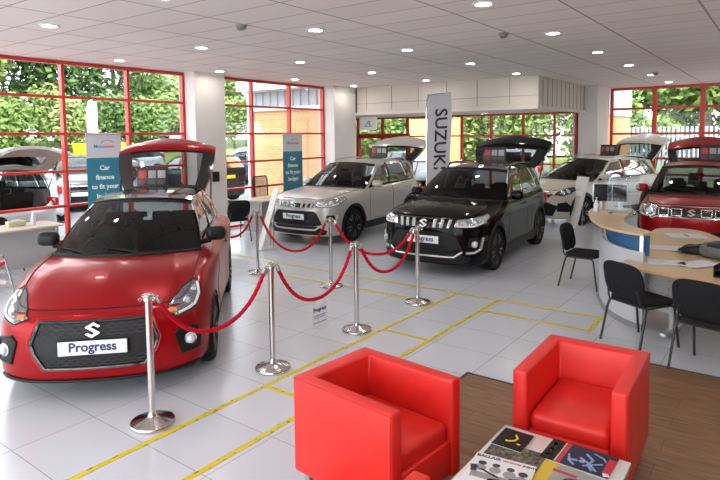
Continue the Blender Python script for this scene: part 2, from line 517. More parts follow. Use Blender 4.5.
        mi = MB(); q = WS[6][10]; mi.box((q.x - .07, 0, q.z - .06), (.03, .22, .06), .012); mi.tube([q, (q.x - .07, 0, q.z - .06)], .008, 5); mi.build('rear_view_mirror', BLK, root)
    # ---- wheels
    for x, s in ((aF, 1), (aF, -1), (aR, 1), (aR, -1)):
        wheel_parts(root, S, x, s * (hw - .012), s)
    # ---- doors, seams, sills, cladding
    SD = PI / 2
    if lod >= 1:
        xb = S['doorB']; xA = Ax - .12; xC = S['doorC']; zs = S.get('sill', .34)
        tz = lambda x: at_x(top, x).z - .035
        arch = [(aR + (R_ + .07) * math.cos(t), hw, r + (R_ + .07) * math.sin(t)) for t in (.15 * PI, .25 * PI, .36 * PI)]
        fd = [(xA, hw, zs), (xA + .03, hw, .6), (xA, hw, tz(xA)), (xb, hw, tz(xb)), (xb, hw, zs)]
        rd = [(xb - .012, hw, zs), (xb - .012, hw, tz(xb)), (xC, hw, tz(xC)), (xC - .01, hw, max(arch[1][2], .7)), arch[1], arch[0], (arch[0][0] + .02, hw, zs)]
        for nm, poly in (('front_door', fd), ('rear_door', rd)):
            for s in (1, -1):
                d_ = MB(); PJ.patch(d_, poly if s > 0 else my(poly), s * SD, .0035, .02, .07)
                do = d_.build(nm, paint, root, ang=25)
                PJ.line(gap, poly if s > 0 else my(poly), s * SD, .0035, .001, True)
                if nm == 'rear_door' and S.get('hidden_handle'): continue
                hx = (poly[3][0] + .13) if nm == 'front_door' else (xC + .14)
                hp = PJ.hit(-hx * s, tz(hx) - .09, s * SD, .0)
                hd = MB(); y = hp.y
                hd.tube([(hx + .08, y, hp.z), (hx + .06, y + s * .03, hp.z), (hx - .06, y + s * .03, hp.z), (hx - .08, y, hp.z)], [.008, .012, .012, .008], 8)
                hd.build('door_handle', paint if not S.get('chromehandle') else CHR, do)
        if S.get('clad'):
            c2_ = [MB(), MB()]; cw = S.get('cladw', .065)
            for cx in (aF, aR):
                n = 16; t0, t1 = -.10 * PI, 1.10 * PI
                out = []; inn = []
                for k in range(n + 1):
                    t = t0 + (t1 - t0) * k / n
                    out.append((cx + (R_ + cw) * math.cos(t), hw, max(.19, r + (R_ + cw) * math.sin(t)))); inn.append((cx + (R_ - .004) * math.cos(t), hw, max(.19, r + (R_ - .004) * math.sin(t))))
                for k in range(n):
                    quad = [inn[k], out[k], out[k + 1], inn[k + 1]]
                    if abs(quad[0][0] - quad[1][0]) + abs(quad[0][2] - quad[1][2]) < .01: continue
                    for s in (1, -1):
                        try: PJ.patch(c2_[s < 0], quad if s > 0 else my(quad), s * SD, .012, .03, .2)
                        except Exception: pass
            x0, x1 = aF - R_ - .03, aR + R_ + .03
            sl = [(x0, hw, .20), (x0, hw, .36), (x1, hw, .36), (x1, hw, .20)]
            for s in (1, -1): PJ.patch(c2_[s < 0], sl if s > 0 else my(sl), s * SD, .012, .03, .08)
            for c in c2_: c.build('arch_and_sill_cladding', BLK, root)
        else:
            c2_ = [MB(), MB()]; x0, x1 = aF - R_ - .02, aR + R_ + .02
            sl = [(x0, hw, .17), (x0, hw, .24), (x1, hw, .24), (x1, hw, .17)]
            for s in (1, -1): PJ.patch(c2_[s < 0], sl if s > 0 else my(sl), s * SD, .012, .03, .08)
            for cx in (aF, aR):
                for s in (1, -1):
                    PJ.line(c2_[s < 0], [(cx + (R_ + .004) * math.cos(t), s * hw, max(.2, r + (R_ + .004) * math.sin(t))) for t in [PI * (-.05 + 1.1 * k / 20) for k in range(21)]], s * SD, .007, .0, m=0)
            for c in c2_: c.build('side_skirt', BLK, root)
        for s in (1, -1):
            mz = at_x(top, Ax - .24); my_ = s * (mz.y + .135)
            mm = MB(); mm.box((Ax - .27, my_, mz.z + S.get('mirz', .085)), (.13, .21, .15), .055, seg=3, rot=Matrix.Rotation(s * .15, 4, 'Z')); mo = mm.build('door_mirror', S.get('mirrorpaint', paint), root)
            mk = MB(); mk.tube([(Ax - .25, s * (mz.y - .02), mz.z + .03), (Ax - .25, my_ - s * .05, mz.z + .05)], .03, 8); mk.box((Ax - .335, my_, mz.z + .085), (.01, .17, .11), .004, m=1); mk.build('mirror_arm', [BLK, CHR], mo)
    gap.build('panel_gaps', BLK, root)
    # ---- front and rear details
    S['front'](S, root, PJ, dict(top=top, A=A, hw=hw, xf=xf))
    # ---- tailgate
    if S.get('tail', 'open') == 'open':
        hz_ = Tc[-1]; n = len(RF[-1])
        th = math.radians(S.get('tgang', 112)); yw = hz_.y
        L1, L2 = S.get('tg', (.50, .48)); d1 = -math.radians(S.get('tgslope', 58)) + th; d2 = -PI / 2 + th
        hp = Vector((hz_.x - .02, 0, hz_.z + crn * .5 + .01))
        def dirv(a): return Vector((-math.cos(a), 0, math.sin(a)))
        def nrv(a): return Vector((math.sin(a), 0, math.cos(a)))
        ns = 16; prof = []
        p = hp.copy(); N_ = 24
        for k in range(N_ + 1):
            s_ = k / N_; f = s_ * (L1 + L2); a = d1 if f < L1 * .9 else (d2 if f > L1 * 1.15 else d1 + (d2 - d1) * (f - L1 * .9) / (L1 * .25))
            if k: p = p + dirv(a) * (L1 + L2) / N_
            wd = yw + (S.get('tgw', hw * .80) - yw) * math.sin(min(1, s_ / .6) * PI / 2)
            if s_ > .86: wd *= 1 - .35 * ((s_ - .86) / .14) ** 2
            prof.append((p.copy(), a, wd))
        bow = S.get('tgbow', .09)
        def surf(off):
            out = []
            for (p_, a, wd) in prof:
                out.append([Vector((p_.x, wd * t, p_.z)) + nrv(a) * (bow * (1 - abs(t) ** 2.2) - bow * .6 + off - .02 * abs(t) ** 6) for t in [2 * j / ns - 1 for j in range(ns + 1)]])
            return out
        So, Si = surf(0), surf(-.06)
        gi0, gi1 = int(N_ * .07), int(N_ * (L1 / (L1 + L2)) * .92); gj0, gj1 = 2, ns - 2
        tg = MB(); Cn = ns + 1
        vso = [q for r_ in So for q in r_]; vsi = [q for r_ in Si for q in r_]; o = len(vso); fo, mo_ = [], []
        for i in range(N_):
            for j in range(ns):
                q = [i * Cn + j, i * Cn + j + 1, (i + 1) * Cn + j + 1, (i + 1) * Cn + j]
                if gi0 <= i < gi1 and gj0 <= j < gj1: continue
                black = i < gi1
                fo.append(q); mo_.append(1 if black else 0); fo.append([v + o for v in q[::-1]]); mo_.append(2)
        def rim(seq, mm):
            for a_, b_ in zip(seq, seq[1:]): fo.append([a_, b_, b_ + o, a_ + o]); mo_.append(mm)
        rim([j for j in range(Cn)], 1); rim([N_ * Cn + j for j in range(Cn)], 0)
        rim([i * Cn for i in range(N_ + 1)], 0); rim([i * Cn + ns for i in range(N_ + 1)], 0)
        rim([gi0 * Cn + j for j in range(gj0, gj1 + 1)], 2); rim([gi1 * Cn + j for j in range(gj0, gj1 + 1)], 2)
        rim([i * Cn + gj0 for i in range(gi0, gi1 + 1)], 2); rim([i * Cn + gj1 for i in range(gi0, gi1 + 1)], 2)
        tg.v = [tuple(q) for q in vso + vsi]; tg.f = fo; tg.m = mo_
        to = tg.build('tailgate', [S.get('tgpaint', paint), S.get('tgframe', GLB), S.get('tgtrim', BLK)], root)
        gl = MB(); gl.grid([[q + nrv(prof[i][1]) * -.012 for q in So[i][gj0:gj1 + 1]] for i in range(gi0, gi1 + 1)])
        gl.build('rear_window', MAT['rear_glass'], to)
        for s in (1, -1):
            sp = MB(); q = So[int(N_ * .45)][ns if s > 0 else 0]
            sp.tube([(Tc[-1].x - .08, s * (yw + .08), Tc[-1].z - .38), q - Vector((0, s * .04, .05))], .011, 6)
            sp.build('gas_strut', BLK, to)
    else:
        # closed tailgate: window and lower panel at the rear
        hz_ = RF[-1]; bl = []
        lo = [Vector((xr + .06, t * hw * .82, S['topz'][-1][1])) for t in [k / 10 - 1 for k in range(21)]]
        tg = MB(); tg.grid([lo, [a.lerp(c, .12) for a, c in zip(lo, hz_)]]); tg.grid([[a.lerp(c, .9) for a, c in zip(lo, hz_)], hz_])
        zl = rows[-1]['zr']
        tg.grid([[Vector((xr + .04, q.y, zl - .05)) for q in lo], lo])
        to = tg.build('tailgate', paint, root)
        gl = MB(); gl.grid([[a.lerp(c, k / 4 * .78 + .12) for a, c in zip(lo, hz_)] for k in range(5)]); gl.build('rear_window', MAT['rear_glass'], to)
    # rear lamps
    for s in (1, -1):
        q = MB(); q.box((xr + .23, s * hw * .845, .86), (.24, .10, .22), .045, seg=3, rot=Matrix.Rotation(-s * .45, 4, 'Z')); q.build('rear_lamp', RDL, root)
    if S.get('rails'):
        for s in (1, -1):
            rr = MB(); pts = [p + Vector((0, 0, .02 + (.05 if 0 < i < len(Tc[2:-2]) - 1 else 0))) for i, p in enumerate(Tc[2:-2])]
            rr.tube([Vector((p.x, s * (p.y - .03), p.z)) for p in pts], .016, 8)
            rr.build('roof_rail', S['rails'], root)
    an = MB(); q = RF[-3][10]; an.tube([q, q + Vector((-.12, 0, .14))], [.012, .004], 6); an.build('aerial', BLK, root)
    return root

def plate(root, PJ, z, w, h, txt, lean=0.06, off=.012):
    c = PJ.hit(0, z, 0, off)
    mb = MB(); mb.box((c.x + .008, 0, c.z), (.014, w + .015, h + .015), .004, m=1); mb.box((c.x + .016, 0, c.z), (.008, w, h), .003)
    o = mb.build('number_plate', [PLT, BLK], root)
    if txt:
        vs, fs = text_geo(txt, h * .92, .001, .0022 * h / .1)
        t = MB(); t.add(vs, fs, M=frame((c.x + .0215, 0, c.z + .006), (0, 1, 0), (0, 0, 1))); t.build('plate_text', INK, o, smooth=False)
    return o
def emblem(parent, PJ, z, size, off=.02, x=None):
    c = PJ.hit(0, z, 0, off)
    t = MB(); t.prism([(a * size / 2 * .98, b_ * size / 2) for a, b_ in EMBLEM], -.006, .008, .002, M=frame((c.x + .0, 0, c.z), (0, 1, 0), (-.25, 0, 1)), seg=1)
    t.build('emblem', CHR, parent)
def honeycomb(mb, PJ, poly, cw, chh, r, off, m=0):
    """hexagonal mesh bars clipped to a polygon given in (y,z)"""
    def inp(y, z):
        c = False; n = len(poly)
        for i in range(n):
            (y0, z0), (y1, z1) = poly[i], poly[i - 1]
            if (z0 > z) != (z1 > z) and y < (y1 - y0) * (z - z0) / (z1 - z0) + y0: c = not c
        return c
    y0, y1 = min(p[0] for p in poly), max(p[0] for p in poly); z0, z1 = min(p[1] for p in poly), max(p[1] for p in poly)
    j = 0; z = z0
    while z < z1 + chh:
        y = y0 + (cw / 2 if j % 2 else 0)
        while y < y1 + cw:
            hexa = [(y - cw / 2, z + chh * .25), (y - cw * .16, z + chh * .5), (y + cw * .16, z + chh * .5), (y + cw / 2, z + chh * .25)]
            for a, c in zip(hexa, hexa[1:]):
                mid = ((a[0] + c[0]) / 2, (a[1] + c[1]) / 2)
                if inp(*a) and inp(*c): mb.tube([PJ.hit(a[0], a[1], 0, off), PJ.hit(c[0], c[1], 0, off)], r, 4, m=m, caps=False)
            y += cw
        z += chh * .5 if False else chh * .62; j += 1

def ring(c, r, n=16, axis=(1, 0, 0)):
    ax = Vector(axis).normalized(); u = Vector((0, 0, 1)); w = ax.cross(u).normalized(); u = w.cross(ax)
    return [Vector(c) + (w * math.cos(2 * PI * k / n) + u * math.sin(2 * PI * k / n)) * r for k in range(n)]

def headlamp(root, PJ, pts, ang, lamps, drl=None, housing=None, off=.006, frame_m=None, rim=.006, amber=None):
    for s in (1, -1):
        P_ = pts if s > 0 else my(pts); a = s * ang
        h = MB(); PJ.patch(h, P_, a, off, .03, .03); o = h.build('headlight', housing or LMP, root)
        q = MB(); PJ.line(q, P_, a, rim, off + .001, True); 
        for (p, rr) in lamps:
            p_ = p if s > 0 else (p[0], -p[1], p[2]); hh = PJ.hz(p_, a); c = PJ.hit(hh[0], hh[1], a, off + .004)
            d = Vector((math.cos(a), math.sin(a), .15)).normalized()
            q.tube(ring(c, rr, 16, d), rr * .18, 6, True, m=1)
            q.ell(c - d * rr * .25, (rr * .8, rr * .8, rr * .8), 12, 8, m=2)
        if drl: PJ.line(q, drl if s > 0 else my(drl), a, .012, off + .006, False, m=3)
        if amber:
            ap = amber if s > 0 else my(amber); PJ.patch(q, ap, a, off + .008, .005, .05, m=4)
        q.build('lamp_unit', [frame_m or BLK, CHR, FOG, WHT, AMB], o)

def front_swift(S, root, PJ, D):
    mouth = [(-.38, .30), (-.46, .42), (-.485, .50), (-.42, .665), (.42, .665), (.485, .50), (.46, .42), (.38, .30)]
    g = MB(); PJ.patch(g, [(2, y, z) for y, z in mouth], 0, .004, .03, .04)
    up = [(-.45, .545), (-.41, .655), (.41, .655), (.45, .545)]; low = [(-.36, .31), (-.42, .395), (.42, .395), (.36, .31)]
    honeycomb(g, PJ, up, .070, .040, .0048, .010, m=2); honeycomb(g, PJ, low, .070, .040, .0048, .010, m=2)
    PJ.line(g, [(2, y, z) for y, z in mouth], 0, .016, .006, True, 8, m=1)
    o = g.build('grille', [mat('grille_black', (.005, .005, .006), .6), GLB, mat('grille_mesh', (.045, .045, .05), .35)], root)
    emblem(o, PJ, .605, .125, .03)
    bz = MB(); PJ.line(bz, [(2, y * 1.045, z + (.012 if z > .6 else -.012 if z < .35 else 0)) for y, z in mouth], 0, .02, -.002, True, 8); bz.build('grille_surround', S['paint'], root)
    for s in (1, -1):
        t = [(1.9, .60, .50), (1.9, .66, .545), (1.85, .80, .52), (1.8, .815, .42), (1.8, .80, .335), (1.9, .66, .33)]
        f = MB(); PJ.patch(f, t if s > 0 else my(t), s * .5, .006, .03, .04); PJ.line(f, t if s > 0 else my(t), s * .5, .011, .006, True, 8)
        fo = f.build('fog_bezel', BLK, root)
        c = PJ.hz((1.86, s * .725, .43), s * .5); c = PJ.hit(c[0], c[1], s * .5, .012); d = Vector((math.cos(.5), s * math.sin(.5), 0))
        l = MB(); l.tube(ring(c, .046, 20, d), .009, 6, True, m=1); l.ell(c, (.042, .042, .042), 14, 8); l.build('fog_light', [FOG, CHR], fo)
    pts = [(1.94, .555, .685), (1.82, .66, .76), (1.70, .74, .81), (1.52, .81, .85), (1.52, .835, .81), (1.62, .83, .745), (1.75, .80, .675), (1.90, .665, .635)]
    headlamp(root, PJ, pts, .95, [((1.78, .735, .73), .042), ((1.64, .80, .785), .03)], drl=[(1.89, .66, .66), (1.76, .78, .695), (1.64, .815, .755), (1.54, .82, .82)], housing=LMD, amber=[(1.93, .585, .68), (1.90, .61, .71), (1.88, .65, .70), (1.89, .65, .67)])
    sp = MB()
    for dz, dr in ((.0, .02), (.02, .012)):
        PJ.line(sp, [(2, -.78, .185 + dz), (2, -.5, .17 + dz), (2, 0, .17 + dz), (2, .5, .17 + dz), (2, .78, .185 + dz)], 0, dr, .02, False, 8)
    sp.build('front_splitter', BLK, root)
    plate(root, PJ, .47, .52, .112, 'Progress')

def front_vitara(S, root, PJ, D):
    gp = [(2, -.42, .735), (2, -.45, .80), (2, -.50, .875), (2, .50, .875), (2, .45, .80), (2, .42, .735)]
    g = MB(); PJ.patch(g, gp, 0, .004, .03, .05)
    for y in (-.40, -.285, -.17, .17, .285, .40):
        for k in (0, 1):
            p = [PJ.hit(y * .93 + k * .02 * (1 if y > 0 else -1), .745, 0, .012), PJ.hit(y + k * .02 * (1 if y > 0 else -1), .865, 0, .012)]
            g.tube(p, .016, 6, m=1)
    PJ.line(g, gp, 0, .010, .006, True, 6, m=2)
    o = g.build('grille', [GLB, S.get('slat', SLV), S.get('gframe', GLB)], root)
    emblem(o, PJ, .805, .145, .035)
    lo = [(2, -.46, .40), (2, -.60, .42), (2, -.50, .62), (2, -.44, .665), (2, .44, .665), (2, .50, .62), (2, .60, .42), (2, .46, .40)]
    l = MB(); PJ.patch(l, lo, 0, .006, .03, .05); PJ.line(l, lo, 0, .012, .004, True, 6)
    for z in (.445, .475): PJ.line(l, [(2, -.5, z), (2, .5, z)], 0, .006, .01)
    l.build('lower_grille', BLK, root)
    lp = [(2, -.66, .215), (2, -.70, .30), (2, -.5, .385), (2, .5, .385), (2, .70, .30), (2, .66, .215)]
    l = MB(); PJ.patch(l, lp, 0, .01, .03, .06); l.build('bumper_cladding', BLK, root)
    sk = MB(); PJ.line(sk, [(2, -.60, .40), (2, -.48, .315), (2, .48, .315), (2, .60, .40)], 0, .018, .012, False, 8)
    for s in (1, -1):
        P_ = [(1.95, s * .60, .38), (1.9, s * .72, .385), (1.85, s * .815, .44), (1.8, s * .835, .60)]
        PJ.line(sk, P_, s * .6, .024, .008, False, 8)
    sk.build('skid_trim', S.get('skid', SLV), root)
    for s in (1, -1):
        t = [(1.9, .60, .46), (1.9, .63, .60), (1.85, .78, .60), (1.8, .80, .47)]
        f = MB(); PJ.patch(f, t if s > 0 else my(t), s * .6, .006, .02, .05); fo = f.build('fog_bezel', BLK, root)
        c = PJ.hz((1.86, s * .70, .51), s * .6); c = PJ.hit(c[0], c[1], s * .6, .012); d = Vector((math.cos(.6), s * math.sin(.6), 0))
        k = MB(); k.tube(ring(c, .045, 16, d), .009, 6, True, m=1); k.ell(c, (.04, .04, .04), 12, 8); k.build('fog_light', [FOG, CHR], fo)
    pts = [(2.02, .44, .76), (2.02, .50, .87), (1.8, .70, .90), (1.5, .80, .93), (1.48, .83, .885), (1.72, .80, .80), (1.88, .68, .755)]
    headlamp(root, PJ, pts, .7, [((1.93, .57, .815), .045), ((1.83, .68, .83), .045)], drl=[(2.0, .48, .772), (1.87, .69, .775), (1.72, .80, .815)])
    plate(root, PJ, .565, .52, .112, S.get('ptxt', 'Progress'))

def front_scross(S, root, PJ, D):
    gp = [(2, -.50, .66), (2, -.58, .74), (2, -.48, .80), (2, .48, .80), (2, .58, .74), (2, .50, .66)]
    g = MB(); PJ.patch(g, gp, 0, .004, .03, .05); PJ.line(g, gp, 0, .012, .006, True, 6, m=1)
    for y in (-.42, -.34, -.26, -.18, .18, .26, .34, .42): g.tube([PJ.hit(y, .67, 0, .01), PJ.hit(y, .79, 0, .01)], .01, 6, m=1)
    o = g.build('grille', [GLB, CHR], root); emblem(o, PJ, .73, .13, .03)
    lo = [(2, -.62, .25), (2, -.72, .48), (2, -.5, .56), (2, .5, .56), (2, .72, .48), (2, .62, .25)]
    l = MB(); PJ.patch(l, lo, 0, .006, .03, .05); l.build('lower_grille', BLK, root)
    for s in (1, -1):
        t = [(1.9, .60, .36), (1.9, .62, .55), (1.8, .80, .58), (1.7, .86, .46), (1.75, .84, .34)]
        f = MB(); PJ.patch(f, t if s > 0 else my(t), s * .7, .008, .02, .05); f.build('fog_bezel', BLK, root)
    pts = [(1.95, .56, .735), (1.9, .60, .80), (1.7, .74, .88), (1.45, .83, .92), (1.5, .85, .86), (1.7, .82, .76), (1.85, .74, .72)]
    headlamp(root, PJ, pts, .75, [((1.82, .69, .785), .05), ((1.72, .76, .81), .045)], housing=mat('lamp_smoked', (.08, .08, .085), .2, metal=.5))
    plate(root, PJ, .45, .52, .112, 'Progress')

def front_ignis(S, root, PJ, D):
    gp = [(2, -.68, .80), (2, -.72, .93), (2, -.56, .945), (2, .56, .945), (2, .72, .93), (2, .68, .80), (2, .58, .735), (2, .50, .77), (2, -.50, .77), (2, -.58, .735)]
    g = MB(); PJ.patch(g, gp, 0, .006, .03, .05); PJ.line(g, gp, 0, .011, .010, True, 6, m=1)
    for y in (-.40, -.21, .21, .40):
        u = [(2, y - .075, .905), (2, y - .07, .80), (2, y + .07, .80), (2, y + .075, .905)]
        PJ.line(g, u, 0, .011, .016, True, 6, m=1)
    o = g.build('grille', [GLB, CHR], root); emblem(o, PJ, .855, .125, .035)
    lo = [(2, -.50, .30), (2, -.60, .46), (2, -.44, .56), (2, .44, .56), (2, .60, .46), (2, .50, .30)]
    l = MB(); PJ.patch(l, lo, 0, .006, .03, .05); l.build('lower_grille', BLK, root)
    pts = [(1.8, .545, .79), (1.8, .56, .93), (1.7, .70, .95), (1.55, .775, .93), (1.5, .79, .84), (1.6, .76, .765), (1.75, .64, .75)]
    headlamp(root, PJ, pts, .6, [((1.75, .645, .85), .07)], frame_m=CHR, rim=.012, drl=[(1.72, .57, .78), (1.7, .68, .77), (1.6, .765, .80)])
    plate(root, PJ, .49, .52, .112, 'Progress')

def front_plain(S, root, PJ, D):
    hw = D['hw']
    gp = [(2, -.42 * hw, .60), (2, -.52 * hw, .68), (2, -.44 * hw, .74), (2, .44 * hw, .74), (2, .52 * hw, .68), (2, .42 * hw, .60)]
    g = MB(); PJ.patch(g, gp, 0, .004, .03, .08); PJ.line(g, gp, 0, .012, .006, True, 6, m=1); g.build('grille', [GLB, CHR], root)
    lo = [(2, -.6 * hw, .28), (2, -.66 * hw, .46), (2, .66 * hw, .46), (2, .6 * hw, .28)]
    l = MB(); PJ.patch(l, lo, 0, .004, .03, .1); l.build('lower_grille', BLK, root)
    pts = [(1.9, .60 * hw, .66), (1.85, .64 * hw, .74), (1.6, .86 * hw, .82), (1.55, .9 * hw, .76), (1.75, .82 * hw, .67)]
    for s in (1, -1):
        q = MB(); PJ.patch(q, pts if s > 0 else my(pts), s * .7, .008, .02, .08); q.build('headlight', LMP, root)
    if S.get('rearplate'):
        q = MB(); q.box((S['xr'] + .03, 0, .86), (.03, .52, .11), .003); q.build('number_plate', mat('plate_yellow', (.75, .55, .02), .4), root)
    c = PJ.hit(0, .5, 0, .01); q = MB(); q.box((c.x + .01, 0, .5), (.015, .52, .11), .003); q.build('number_plate', PLT, root)

def rows(tf, bf=.0, sf=.0):
    """tf: z of the bonnet's leading edge"""
    h = tf - .34
    return [dict(zf=.175, z=.17, zr=.24, **{'if': .10, 'is': .11, 'ir': .10}),
            dict(zf=.205, z=.205, zr=.28, **{'if': .015, 'is': .035, 'ir': .03}),
            dict(zf=.34, z=.36, zr=.40, **{'if': .0, 'is': .002, 'ir': .0}),
            dict(zf=.34 + h * .42, f=.36, zr=.54, **{'if': .004 + bf * .3, 'is': .014, 'isf': .0, 'ir': .0}),
            dict(zf=.34 + h * .74, f=.70, zr=.66, **{'if': .022 + bf * .6, 'is': .002, 'isf': .012 + sf, 'ir': .02}),
            dict(zf=.34 + h * .92, f=.90, zr=.72, **{'if': .06 + bf, 'is': .03, 'isf': .055 + sf, 'ir': .05}),
            dict(zf=tf, f=1.0, zr=.74, **{'if': .12 + bf, 'is': .075, 'isf': .15 + sf, 'ir': .10})]
def paint(name, c, metal=.35, rough=.28, coat=.5, spec=.5): return mat(name, c, rough, metal=metal, coat=coat, spec=spec)
RED = paint('burning_red_paint', (.30, .003, .006), .35, .28, .16, .2)
SWIFT = dict(wb=2.45, xf=2.04, xr=-1.85, hw=.895, r=.303, b=1.15, Ax=.74, paint=RED, roofpaint=GLB, pillarpaint=GLB, mirrorpaint=BLK,
    topz=[(2.05, .735), (1.75, .80), (1.5, .865), (1.225, .92), (.74, .975), (0, .99), (-1.0, 1.03), (-1.6, 1.06)], rows=rows(.735, .02, .028),
    cowl=(1.02, .99), hoodmid=(1.52, .925), power=.012, rail=[(-.02, .53, 1.405), (-.5, .555, 1.445), (-1.0, .55, 1.435), (-1.42, .535, 1.40)], crown=.055, roofbow=.16,
    side=[(.74, -.02, ''), (.60, -.10, 'p'), (-.40, -.42, 'g'), (-.50, -.50, 'b'), (-1.15, -1.05, 'g'), (-1.62, -1.40, 'b')],
    doorB=-.46, doorC=-1.12, front=front_swift, rimmat=ALY, rim=.222, tw=.20, tgpaint=RED, tgang=104, tgslope=48, tg=(.68, .36), tgw=.665, top_in=.17, hidden_handle=True, mirz=.115, sill=.27)
def vitara(p, **k):
    d = dict(wb=2.5, xf=2.12, xr=-2.05, hw=.8875, r=.335, b=1.05, Ax=.72, paint=p, clad=True, archgap=.05,
        topz=[(2.2, .92), (1.9, .955), (1.5, .985), (1.25, 1.00), (.72, 1.03), (0, 1.045), (-1.0, 1.08), (-1.9, 1.10)], rows=rows(.905, .0),
        cowl=(.95, 1.06), hoodmid=(1.5, 1.03), power=.012, rail=[(.0, .62, 1.50), (-.55, .63, 1.545), (-1.15, .62, 1.54), (-1.72, .60, 1.51)], crown=.045, roofbow=.14,
        side=[(.72, .0, ''), (.60, -.08, 'p'), (-.32, -.36, 'g'), (-.42, -.44, 'b'), (-1.18, -1.12, 'g'), (-1.27, -1.2, 'b'), (-1.66, -1.52, 'g'), (-1.95, -1.70, 'p')],
        doorB=-.38, doorC=-1.2, front=front_vitara, rim=.24, tw=.215, tgang=112, tgslope=66, tg=(.52, .46), tgw=.79, rails=SLV, sill=.38)
    d.update(k); return d
def scross(p):
    return dict(wb=2.6, xf=2.17, xr=-2.13, hw=.89, r=.335, b=1.1, Ax=.85, paint=p, clad=True, archgap=.05,
        topz=[(2.2, .84), (1.9, .88), (1.5, .94), (1.3, .97), (.85, 1.01), (0, 1.03), (-1.0, 1.07), (-2.0, 1.10)], rows=rows(.83, .02),
        cowl=(1.12, 1.03), hoodmid=(1.6, .98), rail=[(.02, .60, 1.46), (-.5, .61, 1.515), (-1.15, .60, 1.50), (-1.78, .56, 1.44)], crown=.05, roofbow=.16,
        side=[(.85, .02, ''), (.70, -.08, 'p'), (-.32, -.36, 'g'), (-.42, -.44, 'b'), (-1.25, -1.15, 'g'), (-1.33, -1.22, 'b'), (-1.75, -1.50, 'g'), (-2.0, -1.76, 'p')],
        doorB=-.38, doorC=-1.26, front=front_scross, rim=.24, tw=.215, tgang=115, tgslope=58, tg=(.52, .48), tgw=.70, rails=SLV, sill=.38, rimmat=SLV)
def ignis(p):
    return dict(wb=2.435, xf=1.86, xr=-1.84, hw=.84, r=.31, b=.95, Ax=.66, paint=p, clad=True, archgap=.045,
        topz=[(2.0, .97), (1.7, .985), (1.4, 1.0), (1.2, 1.01), (.66, 1.03), (0, 1.05), (-1.0, 1.08), (-1.8, 1.10)], rows=rows(.96, .0),
        cowl=(.88, 1.06), hoodmid=(1.35, 1.045), rail=[(-.02, .60, 1.49), (-.5, .61, 1.53), (-1.05, .60, 1.53), (-1.60, .58, 1.50)], crown=.045, roofbow=.14,
        side=[(.66, -.02, ''), (.56, -.08, 'b'), (-.32, -.36, 'g'), (-.42, -.44, 'b'), (-1.12, -1.05, 'g'), (-1.75, -1.58, 'p')], pillarpaint=p,
        doorB=-.38, doorC=-1.14, front=front_ignis, rim=.22, tw=.18, tgang=112, tgslope=70, tg=(.48, .46), tgw=.68, rails=GLB, sill=.38)
def hatch(p, **k):
    d = dict(SWIFT); d.update(paint=p, roofpaint=p, pillarpaint=p, mirrorpaint=p, tgpaint=p, front=front_plain, tail='shut', rows=rows(.735, .02), rimmat=SLV, spokes=5, double=False); d.update(k); return d
def suv(p, **k):
    d = vitara(p, front=front_plain, tail='shut', rimmat=SLV, double=False, rails=None); d.update(k); return d
# ---------------------------------------------------------------- the room  (X runs to the back right, Y to the back left)
CH = 3.517
WALL = noisy('wall_paint', (.74, .70, .66), (.77, .73, .69), 3, .75)
CEIL = tiles('ceiling_tiles', (.88, .81, .77), (.84, .77, .735), (.40, .345, .315), .555, 1.16, .008, .012, 4.42 % .555, 4.30 % 1.16, rough=.9, bump=.3)
FLOOR = tiles('floor_tiles', (.58, .61, .67), (.55, .578, .635), (.33, .335, .35), .585, .663, .0035, .0035, 2.21 % .585, 2.21 % .663, rough=.22, bump=.1)
REDF = mat('red_frame_paint', (.56, .034, .020), .4)
CLAD = mat('soffit_panel', (.66, .60, .53), .6)
WOOD = mat('wood_floor', (.3, .18, .1), .45)
N, L, b = nodes(WOOD)
tc = N.new('ShaderNodeNewGeometry'); mp = N.new('ShaderNodeMapping'); mp.inputs['Scale'].default_value = (7.0, .9, 1)
nz = N.new('ShaderNodeTexNoise'); nz.inputs['Scale'].default_value = 5; nz.inputs['Detail'].default_value = 8
cr_ = N.new('ShaderNodeValToRGB'); cr_.color_ramp.elements[0].position = .3; cr_.color_ramp.elements[1].position = .72
cr_.color_ramp.elements[0].color = (.17, .085, .040, 1); cr_.color_ramp.elements[1].color = (.32, .17, .082, 1)
br = N.new('ShaderNodeTexBrick'); br.inputs['Scale'].default_value = 1; br.inputs['Brick Width'].default_value = 1.25; br.inputs['Row Height'].default_value = .19
br.inputs['Mortar Size'].default_value = .002; br.inputs['Color1'].default_value = (1, 1, 1, 1); br.inputs['Color2'].default_value = (.82, .8, .78, 1); br.inputs['Mortar'].default_value = (.45, .4, .36, 1)
mp2 = N.new('ShaderNodeMapping'); mp2.inputs['Rotation'].default_value = (0, 0, PI / 2)
mm = N.new('ShaderNodeMix'); mm.data_type = 'RGBA'; mm.blend_type = 'MULTIPLY'; mm.inputs[0].default_value = 1
L.new(tc.outputs['Position'], mp.inputs[0]); L.new(mp.outputs[0], nz.inputs['Vector']); L.new(nz.outputs['Fac'], cr_.inputs[0])
L.new(tc.outputs['Position'], mp2.inputs[0]); L.new(mp2.outputs[0], br.inputs['Vector'])
L.new(cr_.outputs[0], mm.inputs[6]); L.new(br.outputs['Color'], mm.inputs[7]); L.new(mm.outputs[2], b.inputs['Base Color'])

X0, Y0 = -3.5, -7.0       # the showroom goes on behind the viewer
YW, XR, XA = 10.455, 18.7, 17.2
